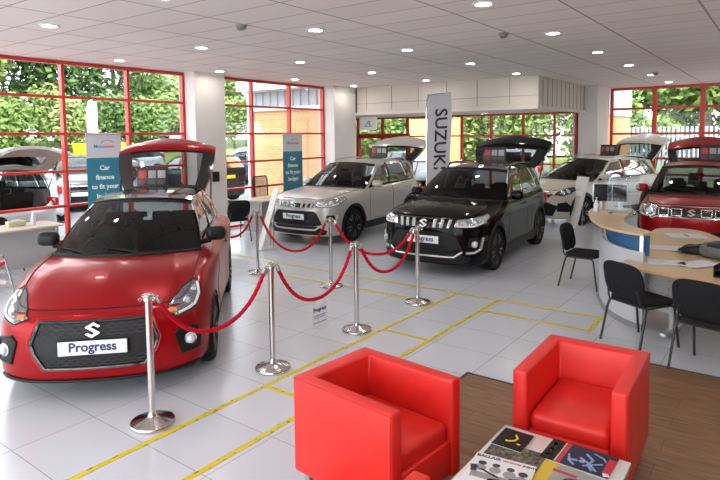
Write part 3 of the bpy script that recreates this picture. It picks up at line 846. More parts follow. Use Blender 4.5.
# floor: pale tiles, with a stepped wood-look area at the front
f = MB()
def slab(x0, y0, x1, y1): f.box(((x0 + x1) / 2, (y0 + y1) / 2, -.06), (x1 - x0, y1 - y0, .12))
slab(X0, 2.245, XR + .3, YW + .15); slab(4.615, 1.15, XR + .3, 2.245); slab(5.78, Y0, XR + .3, 1.15); slab(12.2, YW + .15, XA + .2, 13.6)
struct(f.build('floor', FLOOR, smooth=False))
f = MB()
f.box(((X0 + 4.615) / 2, (Y0 + 2.245) / 2, -.06), (4.615 - X0, 2.245 - Y0, .12)); f.box(((4.615 + 5.78) / 2, (Y0 + 1.15) / 2, -.06), (5.78 - 4.615, 1.15 - Y0, .12))
o = f.build('trim_1', WOOD, smooth=False); struct(o); o['label'] = 'brown wood-look floor area under the red tub chairs'
f = MB()
for a, c in (((X0, 2.245), (4.615, 2.245)), ((4.615, 2.245), (4.615, 1.15)), ((4.615, 1.15), (5.78, 1.15)), ((5.78, 1.15), (5.78, Y0))):
    f.box(((a[0] + c[0]) / 2, (a[1] + c[1]) / 2, .002), (abs(a[0] - c[0]) + .022, abs(a[1] - c[1]) + .022, .005))
struct(f.build('trim_2', mat('edge_strip', (.05, .05, .055), .4), smooth=False))
c = MB(); c.box(((X0 + XR + .3) / 2, (Y0 + YW + .2) / 2, CH + .15), (XR + .3 - X0, YW + .2 - Y0, .3)); c.box(((12.2 + XA) / 2, 12.1, CH + .15), (XA + .4 - 12.2, 3.0, .3))
struct(c.build('ceiling', CEIL, smooth=False))
# dropped soffit box over the alcove
SZ = 2.80
s = MB(); s.box(((13.4 + 18.35) / 2, (4.75 + 13.6) / 2, (SZ + CH) / 2), (4.95, 8.85, CH - SZ - .002)); o = s.build('trim_3', CLAD, smooth=False); struct(o)
s = MB()
for y in (5.45, 6.3, 7.15, 8.0, 8.85, 9.7): s.box((13.396, y, (SZ + CH) / 2 + .03), (.012, .012, CH - SZ - .08))
s.box((13.396, 7.6, SZ + .26), (.012, 5.7, .012)); 
for k in range(14): s.box((13.7 + k * .34, 4.746, (SZ + CH) / 2), (.012, .012, CH - SZ - .04))
struct(s.build('trim_4', mat('panel_joint', (.34, .29, .25), .7), smooth=False))
s = MB(); s.box((13.35, 7.6, SZ - .03), (.12, 5.75, .07)); s.box((15.9, 4.72, SZ - .03), (5.0, .08, .07)); struct(s.build('trim_5', mat('soffit_edge', (.72, .66, .60), .6), smooth=False))
s = MB(); s.box((13.37, 10.08, 3.16), (.06, .07, .72)); struct(s.build('trim_6', mat('dark_trim', (.06, .055, .05), .5), smooth=False))
# columns
for n, (x0, x1, y0, y1) in enumerate(((7.75, 8.55, 10.06, 10.6), (12.36, 13.34, 10.05, 10.6), (17.2, 18.42, 4.40, 4.95))):
    s = MB(); s.box(((x0 + x1) / 2, (y0 + y1) / 2, CH / 2), (x1 - x0, y1 - y0, CH)); struct(s.build('wall_column', WALL, smooth=False))
# closed walls the photo does not show, and the alcove's end wall
s = MB(); s.box((X0 - .1, (Y0 - 3.2) / 2, CH / 2), (.2, -3.2 - Y0 + .2, CH)); struct(s.build('wall_back', WALL, smooth=False))
s = MB(); s.box(((X0 + XR) / 2, Y0 - .1, CH / 2), (XR - X0 + .4, .2, CH)); struct(s.build('wall_right', mat('wall_dark', (.17, .155, .14), .7), smooth=False))
s = MB(); s.box((15.0, 13.6, CH / 2), (5.0, .15, CH)); struct(s.build('wall_alcove', WALL, smooth=False))
s = MB(); s.box(((XA + XR) / 2 + .1, 5.0, CH / 2), (XR - XA + .2, .15, CH)); struct(s.build('wall_return', WALL, smooth=False))

WN = [0]
def window(axis, pos, spans, rails, z0, z1, th=.055, heavy=(), rz=None):
    """axis 'y': window lies in the plane Y=pos and its mullions stand at the X values of spans; axis 'x' the other way"""
    WN[0] += 1
    m = MB(); a, c = spans[0], spans[-1]
    def bx(u0, u1, zz0, zz1, d):
        uc, us = (u0 + u1) / 2, abs(u1 - u0)
        if axis == 'y': m.box((uc, pos, (zz0 + zz1) / 2), (us, d, zz1 - zz0), .006, seg=1)
        else: m.box((pos, uc, (zz0 + zz1) / 2), (d, us, zz1 - zz0), .006, seg=1)
    for u in spans: bx(u - th / 2 * (1.6 if u in heavy else 1), u + th / 2 * (1.6 if u in heavy else 1), z0, z1, .12)
    for z in rails: bx(a, c, z - th * .42, z + th * .42, .10)
    bx(a, c, z0, z0 + th, .11); bx(a, c, z1 - th, z1, .11)
    o = m.build('window_%d' % WN[0], REDF, smooth=False); struct(o)
    g = MB()
    if axis == 'y': g.box(((a + c) / 2, pos + .02, (z0 + z1) / 2), (abs(c - a) - .02, .008, z1 - z0 - .04))
    else: g.box((pos + .02, (a + c) / 2, (z0 + z1) / 2), (.008, abs(c - a) - .02, z1 - z0 - .04))
    struct(g.build('window_%d_pane' % WN[0], MAT['window_glass'], o, smooth=False))
    return o
ZR = [.30, .925, 1.55, 2.22, 2.875]
window('y', YW, [-3.4 + 1.225 * k for k in range(0, 8)] + [6.44, 7.72], ZR, .02, CH - .01)
window('y', YW, [8.58, 9.69, 11.0, 12.34], ZR, .02, CH - .01)
window('x', XA, [13.5, 12.85, 11.75, 10.7, 9.65, 8.62, 7.6, 6.55, 5.6, 4.98], [.35, 1.25, 2.12], .02, SZ - .005)
window('x', XR, [4.36, 3.19, 1.98, .78, -.42, -1.6, -2.8, -4.0, -5.2, -6.9], [.95, 1.42, 2.14, 2.88], .02, CH - .01, heavy=(3.19, 1.98), th=.075)
window('x', X0, [-3.1 + 1.35 * k for k in range(11)], ZR, .02, CH - .01)
# red double door in the alcove
d = MB(); d.box((XA - .03, 11.72, 2.14), (.16, 2.2, .16), .01)
for y in (12.8, 11.72, 10.66): d.box((XA - .03, y, 1.05), (.16, .11, 2.1), .01)
o = d.build('door_1', REDF, smooth=False); struct(o)
h = MB(); h.tube([(XA - .16, 11.6, .95), (XA - .16, 11.6, 1.25)], .015); h.tube([(XA - .16, 11.6, .98), (XA - .05, 11.6, .98)], .01); h.tube([(XA - .16, 11.6, 1.22), (XA - .05, 11.6, 1.22)], .01); h.build('door_handle', STL, o)
# skirting on the alcove end and beneath the soffit return
s = MB(); s.box((15.0, 13.51, .06), (4.4, .02, .12)); struct(s.build('baseboard_left', WHT, smooth=False))

# ---------------------------------------------------------------- ceiling lights and detectors
LENS = mat('lamp_glow', (1, 1, 1), .5, emit=(1.0, .95, .89), es=70)
def downlight(x, y, z, label, group):
    t = thing('ceiling_light', label, 'ceiling light', (x, y, z), 0, group)
    m = MB(); m.lathe([(.080, .0), (.080, -.006), (.088, -.014), (.115, -.012), (.12, -.002), (.12, .0)], 28); m.build('trim_ring', WHT, t)
    m = MB(); m.lathe([(.079, -.004), (.05, -.0055), (.0001, -.006)], 24); m.build('lens', LENS, t)
    return t
first = None
LX = [-1.1, 1.22, 3.52, 5.80, 8.05, 10.35, 12.68, 15.1, 17.5]
LY = [-5.6, -3.3, -1.0, .38, 2.66, 5.01, 7.34, 9.62]
LY = [-6.3, -4.1, -1.85, .42, 2.66, 5.01, 7.34, 9.62]
def lname(i, j):
    rowd = {7: 'above the left window wall', 6: 'in the second row from the left windows', 5: 'above the rope barrier', 4: 'in the row towards the right window'}.get(j, 'in row %d from the right wall' % (j + 1))
    cold = {2: 'nearest the viewer', 3: 'second from the viewer', 4: 'third from the viewer', 5: 'fourth from the viewer', 6: 'fifth from the viewer', 7: 'sixth from the viewer', 8: 'by the back windows'}.get(i, 'just behind the viewer' if i == 0 else 'right above the viewer')
    return 'lit ceiling downlight %s, %s' % (rowd, cold)
for i, x in enumerate(LX):
    for j, y in enumerate(LY):
        if x > 13.2 and y > 4.6: continue
        lab = lname(i, j)
        if first is None: first = downlight(x, y, CH, lab, 'ceiling downlights')
        else: dup(first, (x, y, CH), None, lab)
for k, (x, y) in enumerate(((14.2, 9.0), (14.2, 6.6), (14.2, 5.5), (16.3, 9.4), (16.3, 7.4))):
    dup(first, (x, y, SZ), None, 'round downlight under the dropped soffit, %s' % ['left of the white flag', 'right of the white flag', 'near the soffit corner', 'deep in the alcove on the left', 'deep in the alcove on the right'][k])['group'] = 'soffit downlights'
def detector(x, y, label):
    t = thing('smoke_detector', label, 'smoke detector', (x, y, CH), 0, 'smoke detectors')
    m = MB(); m.lathe([(.075, 0), (.075, -.012), (.06, -.02), (.06, -.02)], 24); m.build('mounting_plate', mat('detector_base', (.36, .33, .24), .5), t)
    m = MB(); m.lathe([(.055, -.02), (.055, -.05), (.04, -.062), (.0001, -.064)], 24); m.build('sensor_head', mat('detector_head', (.22, .2, .16), .5), t)
detector(4.98, 5.52, 'brown smoke detector on the ceiling towards the left windows')
detector(7.61, 3.19, 'brown smoke detector on the ceiling towards the right windows')
detector(14.6, 2.5, 'small smoke detector on the ceiling near the right windows')
# ---------------------------------------------------------------- cars in the showroom
BLKP = mat('black_paint', (.0045, .004, .0045), .12, spec=.15)
GRYP = paint('silver_grey_paint', (.50, .475, .45), .3, .3)
WHTP = paint('pearl_white_paint', (.58, .54, .48), .0, .3)
RED2 = paint('flame_red_paint', (.30, .004, .006), .35, .3, .16, .2)
CARS = []
SWIFT_AT = (3.755, 5.87, 226.0)
BLACK_AT = (9.68, 4.60, 184.5)
GREY_AT = (10.45, 8.0, 184.5)
WHITE_AT = (15.45, 4.15, 158.0)
IGNIS_AT = (12.36, 1.35, 184.0)
W_ = lambda A, x, y: (A[0] + math.cos(math.radians(A[2])) * x - math.sin(math.radians(A[2])) * y, A[1] + math.sin(math.radians(A[2])) * x + math.cos(math.radians(A[2])) * y)
car(SWIFT, (SWIFT_AT[0], SWIFT_AT[1], 0), SWIFT_AT[2], 'hatchback_car', 'red hatchback with black roof, open tailgate and Progress plate, nearest car', 'cars on show')
car(vitara(BLKP, rails=GLB, skid=mat('bright_trim', (.6, .58, .56), .2, metal=.8), pillarpaint=BLKP, tgtrim=mat('tailgate_trim_dark', (.02, .015, .015), .4)), (BLACK_AT[0], BLACK_AT[1], 0), BLACK_AT[2], 'suv_car', 'black SUV with bright bumper trim and open tailgate behind the rope barrier', 'cars on show')
car(vitara(GRYP, gframe=GRYP, slat=GRYP, skid=GRYP, ptxt='Progress'), (GREY_AT[0], GREY_AT[1], 0), GREY_AT[2], 'suv_car', 'silver grey SUV with open tailgate beside the black SUV', 'cars on show')
car(scross(WHTP), (WHITE_AT[0], WHITE_AT[1], 0), WHITE_AT[2], 'crossover_car', 'cream white crossover parked at the back by the right windows', 'cars on show')
car(ignis(RED2), (IGNIS_AT[0], IGNIS_AT[1], 0), IGNIS_AT[2], 'small_suv_car', 'small red SUV with chrome outlined grille behind the reception desk', 'cars on show')
# display boards standing on the roofs
BRD = mat('display_black', (.02, .02, .022), .4)
def roofboard(A, lx, ly, z, label, rz=0, sc=1.0):
    x, y = W_(A, lx, ly)
    t = thing('roof_display_board', label, 'display board', (x, y, z), math.radians(A[2]) + rz, 'display boards on car roofs')
    m = MB(); m.box((0, 0, .012), (.16, .46 * sc, .024), .006); m.build('base', BRD, t)
    m = MB(); m.box((-.02, 0, .165 * sc), (.025, .46 * sc, .30 * sc), .006, rot=Matrix.Rotation(-.12, 4, 'Y')); bb = m.build('back_panel', BRD, t)
    for k, c_ in enumerate(((.45, .03, .03), (.30, .30, .31), (.34, .32, .31))):
        m = MB(); m.box((.0 - .002, -.14 * sc + k * .14 * sc, .20 * sc), (.012, .115 * sc, .12 * sc), .003, rot=Matrix.Rotation(-.12, 4, 'Y'))
        m.build('picture_card', mat('card_%d' % k, c_, .4), bb)
    for k, c_ in enumerate(((.16, .03, .03), (.06, .06, .06), (.05, .05, .05))):
        m = MB(); m.box((.008, -.14 * sc + k * .14 * sc, .075 * sc), (.012, .115 * sc, .08 * sc), .003, rot=Matrix.Rotation(-.12, 4, 'Y'))
        m.build('caption_card', mat('capt_%d' % k, c_, .5), bb)
    return t
roofboard(SWIFT_AT, -1.18, -.10, 1.478, 'black display board with a red card on the red hatchback roof', 0, .85)
roofboard(BLACK_AT, -1.45, -.12, 1.572, 'black display board with a red card on the black SUV roof')
roofboard(GREY_AT, -1.45, -.12, 1.572, 'black display board on the silver grey SUV roof')
roofboard(WHITE_AT, -1.2, -.3, 1.53, 'dark display board on the white crossover roof')
roofboard(IGNIS_AT, -1.25, .2, 1.572, 'black display board with a red card on the small red SUV roof')
# price cards behind the windscreens
def pricecard(A, lx, ly, z, label):
    x, y = W_(A, lx, ly)
    t = thing('price_card', label, 'price card', (x, y, z), math.radians(A[2]), 'price cards in windscreens')
    R_ = Matrix.Rotation(-.83, 4, 'Y')
    m = MB(); m.box((0, 0, 0), (.004, .19, .30), M=R_); m.build('card', mat('card_paper', (.9, .95, .9), .5), t)
    m = MB(); m.box((.003, 0, .02), (.003, .13, .12), M=R_); m.box((.003, 0, -.10), (.003, .13, .03), M=R_); m.build('printed_panel', mat('card_print', (.25, .30, .28), .5), t)
pricecard(BLACK_AT, .36, -.10, 1.30, 'pale green price card behind the black SUV windscreen')
pricecard(IGNIS_AT, .32, -.05, 1.30, 'pale green price card behind the small red SUV windscreen')

# ---------------------------------------------------------------- rope barrier
PX = [2.41, 3.66, 4.94, 6.23]; PY = 3.735
def stanchion(x, y, label):
    t = thing('barrier_post', label, 'barrier post', (x, y, 0), 0, 'barrier posts')
    m = MB(); m.lathe([(.0001, 0), (.160, 0), (.163, .006), (.163, .022), (.158, .030), (.12, .040), (.06, .055), (.034, .066), (.028, .08), (.026, .10)], 48); m.build('base', STL, t)
    m = MB(); m.lathe([(.0255, .08), (.0255, .945)], 24); m.build('pole', STL, t)
    m = MB(); m.lathe([(.0255, .93), (.036, .935), (.038, .945), (.036, .952), (.040, .956), (.040, .966), (.030, .972), (.034, .978), (.034, .985), (.02, .992), (.0001, .994)], 28)
    for k in range(4):
        a = k * PI / 2
        m.tube([(.036 * math.cos(a), .036 * math.sin(a), .958), (.058 * math.cos(a), .058 * math.sin(a), .958)], .005, 6)
        m.tube(ring((.066 * math.cos(a), .066 * math.sin(a), .958), .012, 12, (-math.sin(a), math.cos(a), 0)), .003, 6, True)
    m.build('top_cap', STL, t)
    return t
stanchion(PX[0], PY, 'polished steel barrier post in front of the red hatchback plate')
stanchion(PX[1], PY, 'polished steel barrier post beside the red hatchback front wheel')
stanchion(PX[2], PY, 'polished steel barrier post behind the left red tub chair')
stanchion(PX[3], PY, 'polished steel barrier post in front of the black SUV plate')
stanchion(6.22, 5.15, 'polished steel barrier post in front of the silver grey SUV')
stanchion(6.22, 6.64, 'polished steel barrier post beside the red hatchback rear')
stanchion(6.22, 8.0, 'polished steel barrier post hidden behind the red hatchback')
ROPE = noisy('red_rope', (.56, .006, .022), (.44, .004, .014), 60, .8, bump=.3, spec=.15)
def rope(a, c, sag, label, h=.953):
    A = Vector((*a, h)); B = Vector((*c, h)); d = (B - A).normalized()
    A += d * .07; B -= d * .07
    mid = (A + B) / 2
    t = thing('barrier_rope', label, 'barrier rope', (mid.x, mid.y, 0), 0, 'red barrier ropes')
    o = Vector((mid.x, mid.y, 0)); A -= o; B -= o
    n = 48; k = 2.2
    pts = []
    for i in range(n + 1):
        f_ = i / n; s_ = (math.cosh(k) - math.cosh(k * (2 * f_ - 1))) / (math.cosh(k) - 1)
        pts.append(A.lerp(B, f_) - Vector((0, 0, sag * s_)))
    m = MB(); side = d.cross(Vector((0, 0, 1)))
    # twisted strands
    for ph in (0, 2 * PI / 3, 4 * PI / 3):
        st = []
        for i in range(n * 4 + 1):
            f_ = i / (n * 4) * n; j = min(int(f_), n - 1); p = pts[j].lerp(pts[j + 1], f_ - j); tg = (pts[j + 1] - pts[j]).normalized(); up = side.cross(tg)
            a_ = ph + i / (n * 4) * 2 * PI * (A - B).length / .11
            st.append(p + (side * math.cos(a_) + up * math.sin(a_)) * .008)
        m.tube(st, .0115, 6)
    m.build('twisted_cord', ROPE, t)
    for p, q in ((pts[0], pts[2]), (pts[-1], pts[-3])):
        m = MB(); dd = (q - p).normalized(); m.tube([p - dd * .012, p, p + dd * .055, p + dd * .06], [.008, .020, .020, .014], 12); m.build('end_hook', STL, t)
    return pts, o
rope((PX[0], PY), (PX[1], PY), .40, 'red rope slung in front of the red hatchback')
rB, oB = rope((PX[1], PY), (PX[2], PY), .44, 'red rope above the small Progress notice')
rope((PX[2], PY), (PX[3], PY), .41, 'lower red rope in front of the black SUV')
rope((6.22, 5.15), (PX[3], PY), .40, 'upper red rope in front of the black SUV, from the grey SUV post')
rope((6.22, 6.64), (6.22, 5.15), .52, 'red rope slung in front of the silver grey SUV')
rope((6.22, 8.0), (6.22, 6.64), .45, 'red rope end passing behind the red hatchback rear')
# notice hanging from the rope
p = rB[24] + oB
t = thing('paper_notice', 'small white Progress notice hung from the red rope on the floor side', 'notice', (p.x, p.y, p.z - .02), math.radians(0))
FN = frame((0, -.022, -.17), (1, 0, 0), (0, 0, 1))
m = MB(); m.box((0, -.022, -.16), (.24, .003, .25)); m.tube([(-.03, 0, .03), (-.03, -.021, -.035)], .002, 5); m.tube([(.03, 0, .03), (.03, -.021, -.035)], .002, 5); pp = m.build('sheet', mat('notice_paper', (.74, .74, .80), .5), t)
vs, fs = text_geo('Progress', .055, .0006, .0015); m = MB(); m.add(vs, fs, M=frame((0, -.0245, -.085), (1, 0, 0), (0, 0, 1))); m.build('heading', INK, pp, smooth=False)
m = MB()
for z, w in ((-.145, .19), (-.165, .17), (-.215, .2)): m.box((0, -.0245, z), (w, .001, .009))
m.build('text_lines', mat('notice_ink', (.25, .25, .33), .6), pp)

# ---------------------------------------------------------------- yellow floor tape
TAPE = mat('yellow_tape', (.62, .50, .03), .4)
N, L, b = nodes(TAPE)
tc = N.new('ShaderNodeTexCoord'); mp = N.new('ShaderNodeMapping'); mp.inputs['Scale'].default_value = (16, 55, 1)
nz = N.new('ShaderNodeTexNoise'); nz.inputs['Scale'].default_value = 1.0; nz.inputs['Detail'].default_value = 1
cr_ = N.new('ShaderNodeValToRGB'); cr_.color_ramp.elements[0].position = .61; cr_.color_ramp.elements[1].position = .66
cr_.color_ramp.elements[0].color = (.66, .53, .02, 1); cr_.color_ramp.elements[1].color = (.22, .18, .03, 1)
L.new(tc.outputs['Object'], mp.inputs[0]); L.new(mp.outputs[0], nz.inputs['Vector']); L.new(nz.outputs['Fac'], cr_.inputs[0]); L.new(cr_.outputs[0], b.inputs['Base Color'])
def tape(a, c, label, w=.05, z=.0):
    d = Vector((c[0] - a[0], c[1] - a[1])); t = MB(); t.box((0, 0, z + .0012), (d.length, w, .0024))
    o = t.build('floor_tape', TAPE, None, smooth=False, loc=((a[0] + c[0]) / 2, (a[1] + c[1]) / 2, 0), rz=math.atan2(d.y, d.x))
    tag(o, label, 'floor tape', 'yellow tape strips on the floor')
tape((.9, 3.53), (6.93, 3.53), 'long yellow tape strip along the foot of the barrier posts')
tape((1.3, 2.94), (6.93, 2.94), 'long yellow tape strip running past the left tub chair', z=.0)
tape((6.95, 1.68), (6.95, 8.4), 'far yellow tape strip crossing in front of the black and grey SUVs', z=.0003)
tape((6.40, 1.68), (6.40, 2.94), 'short yellow tape strip nearest the reception desk chairs', z=.0003)
tape((6.375, 3.55), (6.375, 6.3), 'yellow tape strip passing behind the barrier post of the black SUV', z=.0003)
tape((6.37, 1.68), (6.98, 1.68), 'yellow tape stub closing the strips beside the curved desk', z=.0006)
tape((3.365, 2.96), (3.365, 3.51), 'yellow cross strip left of the left tub chair', z=.0003)
tape((5.145, 2.96), (5.145, 3.51), 'yellow cross strip behind the left tub chair', z=.0003)
tape((2.6, 9.02), (4.3, 9.02), 'yellow tape strip on the far left beside the red hatchback headlight')
# ---------------------------------------------------------------- red tub chairs
LEA = noisy('red_leather', (.74, .020, .014), (.68, .016, .011), 9, .42, bump=.05)
def tub(loc, rz, label):
    """faces local +x; 0.78 deep, 0.78 wide, 0.70 high"""
    t = thing('tub_chair', label, 'armchair', (loc[0], loc[1], 0), rz, 'red tub chairs')
    D, W, H, A = .765, .65, .70, .09
    m = MB(); U = [(D / 2, -W / 2), (D / 2, -W / 2 + A), (-D / 2 + A + .02, -W / 2 + A), (-D / 2 + A + .02, W / 2 - A), (D / 2, W / 2 - A), (D / 2, W / 2), (-D / 2, W / 2), (-D / 2, -W / 2)]
    m.prism(U, .115, H, .018, seg=3); m.build('arm_and_back_shell', LEA, t, ang=50)
    m = MB(); m.box((.03, 0, .235), (D - .08, W - 2 * A - .006, .21), .012); m.build('seat_base', LEA, t, ang=50)
    m = MB(); m.box((.045, 0, .385), (D - A - .05, W - 2 * A - .008, .13), .045, seg=4)
    m.build('seat_cushion', LEA, t, ang=60)
    for s in (1, -1):
        sm = MB(); sm.tube([(D / 2 - .012, s * (W / 2 - .004), .14), (D / 2 - .012, s * (W / 2 - .004), H - .012), (-D / 2 + .01, s * (W / 2 - .004), H - .012)], .005, 6)
        sm.build('seam_piping', mat('seam_red', (.40, .012, .010), .5), t)
    for x in (D / 2 - .07, -D / 2 + .07):
        for y in (W / 2 - .06, -W / 2 + .06):
            l = MB(); l.box((x, y, .058), (.04, .04, .116), .004); l.build('leg', STL, t)
    return t
tub((2.735, 1.925), -PI / 2 - .10, 'red leather tub chair on the left with its side to the viewer')
tub((3.70, .995), PI + .03, 'red leather tub chair on the right facing the coffee table')
tub((1.66, .92), 0, 'red tub chair of which only one corner shows at the bottom edge')

# ---------------------------------------------------------------- coffee table with magazines
t = thing('coffee_table', 'square white topped coffee table with red sides holding magazines', 'coffee table', (2.75, .945, 0))
m = MB(); m.box((0, 0, .405), (.80, .69, .03), .006); m.build('table_top', mat('white_glass_top', (.74, .77, .76), .12, coat=.6), t)
m = MB(); m.box((0, 0, .375), (.78, .67, .05), .01); m.build('apron', LEA, t)
for x in (-.36, .36):
    for y in (-.30, .30):
        m = MB(); m.box((x, y, .18), (.07, .07, .36), .008); m.build('leg', LEA, t)
def magazine(cx, cy, rz, w, h, z, th, label, art):
    t = thing('magazine', label, 'magazine', (cx, cy, z), rz, 'magazines on the coffee table')
    m = MB(); m.box((0, 0, th / 2), (w - .004, h - .004, th * .9)); m.build('pages', mat('page_paper', (.7, .7, .68), .6), t)
    m = MB(); m.box((0, 0, th * .96), (w, h, .0012)); cv = m.build('cover', art[0], t)
    for nm, k, items in art[1]:
        m = MB()
        for it in items:
            if it[0] == 'r': m.box((it[1], it[2], th + .0006), (it[3], it[4], .0008), rot=Matrix.Rotation(it[5] if len(it) > 5 else 0, 4, 'Z'))
            elif it[0] == 't':
                vs, fs = text_geo(it[1], it[4], .0004, it[5] if len(it) > 5 else 0.0); R_ = Matrix.Rotation(it[6], 4, 'Z') if len(it) > 6 else Matrix()
                m.add(vs, fs, M=Matrix.Translation((it[2], it[3], th + .0010)) @ R_)
            elif it[0] == 'l': m.tube([(p[0], p[1], th + .0006) for p in it[1]], it[2], 5)
            elif it[0] == 'e': m.lathe([(0.0001, th + .0012), (1, th + .0006), (1, th)], 14, M=Matrix.Translation((it[1], it[2], 0)) @ Matrix.Diagonal((it[3], it[4], 1, 1)))
        m.build(nm, k, cv, smooth=False)
    return t
CB = mat('cover_black', (.014, .012, .010), .4, spec=.15); CY = mat('cover_yellow', (.62, .44, .03), .4); CG = mat('cover_gold', (.8, .5, .06), .4); CWt = mat('cover_white', (.74, .74, .77), .35)
CR = mat('cover_red', (.5, .02, .03), .4); CN = mat('cover_navy', (.015, .022, .055), .4, spec=.2); CBl = mat('cover_blue', (.22, .32, .55), .4); CK = mat('cover_ink', (.03, .03, .04), .5); CGr = mat('cover_grey', (.3, .3, .31), .4)
HOUSE = noisy('cover_collage', (.01, .01, .01), (.22, .19, .15), 40, .4, spec=.2)
TZ = .4205
# table axes: local -y of a magazine points to the viewer's lower left (-X); text reads towards +X... rz=-90deg turns local x to -Y (right in view), local y to +X (away)
RM = -PI / 2
magazine(2.72, .99, RM - .05, .44, .40, TZ, .002, 'yellow sheet lying under the other magazines', (CY, []))
magazine(2.85, 1.115, RM + .03, .29, .20, TZ + .002, .004, 'dark collage magazine half hidden under the small black one', (HOUSE, []))
magazine(2.99, 1.178, RM + .0, .168, .205, TZ + .006, .006, 'small black booklet with a golden figure, at the far table corner', (CB, [
    ('gold_figure', CG, [('l', [(.0, .05), (.02, .02), (.015, -.01), (-.01, -.03), (-.03, -.035)], .006), ('e', .045, -.035, .012, .008)])]))
magazine(2.635, 1.11, RM + .14, .31, .30, TZ + .006, .005, 'white magazine with a grey photograph of a group and black and red title', (CWt, [
    ('title', CK, [('t', 'BALLAIR', -.085, .125, .034, .0012)]), ('title_red', CR, [('t', 'PROGRAMS', .035, .122, .018, .0006)]), ('title_end', CK, [('t', 'EVENTS', .125, .122, .02, .0008)]),
    ('figures_dark', CK, [('e', -.10, .06, .022, .020), ('e', -.03, .065, .02, .018), ('e', .045, .06, .02, .018), ('e', .11, .045, .024, .022), ('r', -.06, -.01, .14, .014, -.4), ('r', -.13, .0, .03, .06, .3), ('r', .09, -.02, .07, .02, .3), ('r', .02, -.06, .12, .02, .2)]),
    ('figures_grey', CGr, [('e', -.10, .015, .032, .03), ('e', -.025, .02, .03, .03), ('e', .05, .01, .032, .034), ('e', .11, -.01, .034, .034), ('r', .0, -.05, .26, .05)])]))
magazine(3.025, .822, RM - .02, .33, .225, TZ + .002, .006, 'dark blue magazine with a black strip and red title, at the right table corner', (CN, [
    ('black_strip', CB, [('r', -.145, 0, .07, .224)]), ('strip_icons', CWt, [('r', -.15, .06, .02, .022, .3), ('r', -.15, .0, .018, .02, .5), ('r', -.15, -.06, .02, .02, -.2)]),
    ('divider', mat('cover_beige', (.6, .5, .4), .5), [('r', -.103, 0, .007, .21)]), ('red_band', CR, [('r', -.086, 0, .022, .216), ]), ('red_title', CR, [('r', .145, .0, .04, .15)]),
    ('blue_figures', CBl, [('r', -.03, -.04, .05, .02, .3), ('l', [(-.06, .0), (-.04, -.06), (-.01, -.085)], .006), ('l', [(.02, .05), (.06, .01), (.05, -.05), (.08, -.09)], .007), ('l', [(.0, .0), (.05, -.03), (.10, -.085)], .006), ('l', [(.03, -.07), (.07, -.03), (.11, -.0)], .005), ('e', .015, -.03, .016, .014), ('l', [(.05, .08), (.1, .06), (.12, .03)], .005)]),
    ('white_print', CWt, [('r', .148, -.085, .03, .03, .4)])]))
magazine(2.765, .79, RM - .05, .22, .26, TZ + .002, .005, 'grey magazine with a red title strip near the front table edge', (CGr, [
    ('red_title', CR, [('r', -.06, .07, .12, .022)]), ('dark_shape', CK, [('e', .02, .01, .07, .045), ('e', .08, -.03, .04, .04)])]))

# ---------------------------------------------------------------- black stacking chairs
FAB = noisy('black_fabric', (.012, .012, .013), (.020, .020, .022), 120, .85, spec=.12)
def visitor(loc, rz, label, first_=[None]):
    """faces local +x"""
    if first_[0] is not None: return dup(first_[0], (loc[0], loc[1], 0), rz, label)
    t = thing('visitor_chair', label, 'chair', (loc[0], loc[1], 0), rz, 'black visitor chairs')
    m = MB(); m.prism([(.22, -.22), (.24, -.17), (.24, .17), (.22, .22), (.15, .24), (-.17, .215), (-.20, .18), (-.20, -.18), (-.17, -.215), (.15, -.24)], .435, .485, .018, seg=3); m.build('seat', FAB, t, ang=50)
    rowsB = []
    def bk(z, y, o): return Vector((-.235 - (z - .62) * .22 + .35 * y * y + o, y, z))
    m = MB(); b2 = []; w = .245
    out = []
    for k in range(32):
        a = 2 * PI * k / 32; c, s = math.cos(a), math.sin(a)
        y = w * abs(c) ** .55 * (1 if c >= 0 else -1); z = .675 + .185 * abs(s) ** .55 * (1 if s >= 0 else -1)
        out.append((y, z))
    for lay, sc, off in ((0, .0, .022), (1, .55, .022), (2, .88, .020), (3, 1, .006), (4, 1, -.010), (5, .88, -.022), (6, .55, -.024), (7, .0, -.024)):
        b2.append([bk(.675 + (z - .675) * sc, y * sc, off) for y, z in out])
    vs = [p for r_ in b2 for p in r_]; n = 32
    m.add(vs, [[i * n + k, i * n + (k + 1) % n, (i + 1) * n + (k + 1) % n, (i + 1) * n + k] for i in range(7) for k in range(n)]); m.build('backrest', FAB, t, ang=60)
    fm = MAT.get('chair_frame') or mat('chair_frame', (.022, .022, .024), .4)
    for s in (1, -1):
        m = MB(); m.tube([(.26, s * .245, 0), (.20, s * .235, .40), (.17, s * .225, .432)], .0125, 8); m.build('leg', fm, t)
        m = MB(); m.tube([(-.27, s * .245, 0), (-.19, s * .235, .36), (-.165, s * .225, .43)], .0125, 8); m.build('leg', fm, t)
    m = MB()
    for s in (1, -1): m.tube([(.17, s * .225, .428), (-.165, s * .225, .428), (-.215, s * .20, .47), (-.245, s * .18, .60)], .011, 8)
    m.tube([(.165, -.225, .425), (.165, .225, .425)], .011, 8); m.tube([(-.16, -.225, .425), (-.16, .225, .425)], .011, 8); m.build('seat_frame', fm, t)
    first_[0] = t; return t
visitor((8.33, 2.27), -PI / 2 - .05, 'black visitor chair seen sideways between the black SUV and the curved desk')
visitor((6.30, 1.16), -.55, 'black visitor chair with its back to the viewer, left of two at the desk front')
visitor((5.93, .50), -.28, 'black visitor chair with its back to the viewer, right of two at the desk front')
visitor((8.95, 1.78), -PI / 2 - .35, 'black visitor chair mostly hidden behind the curved grey counter panel')

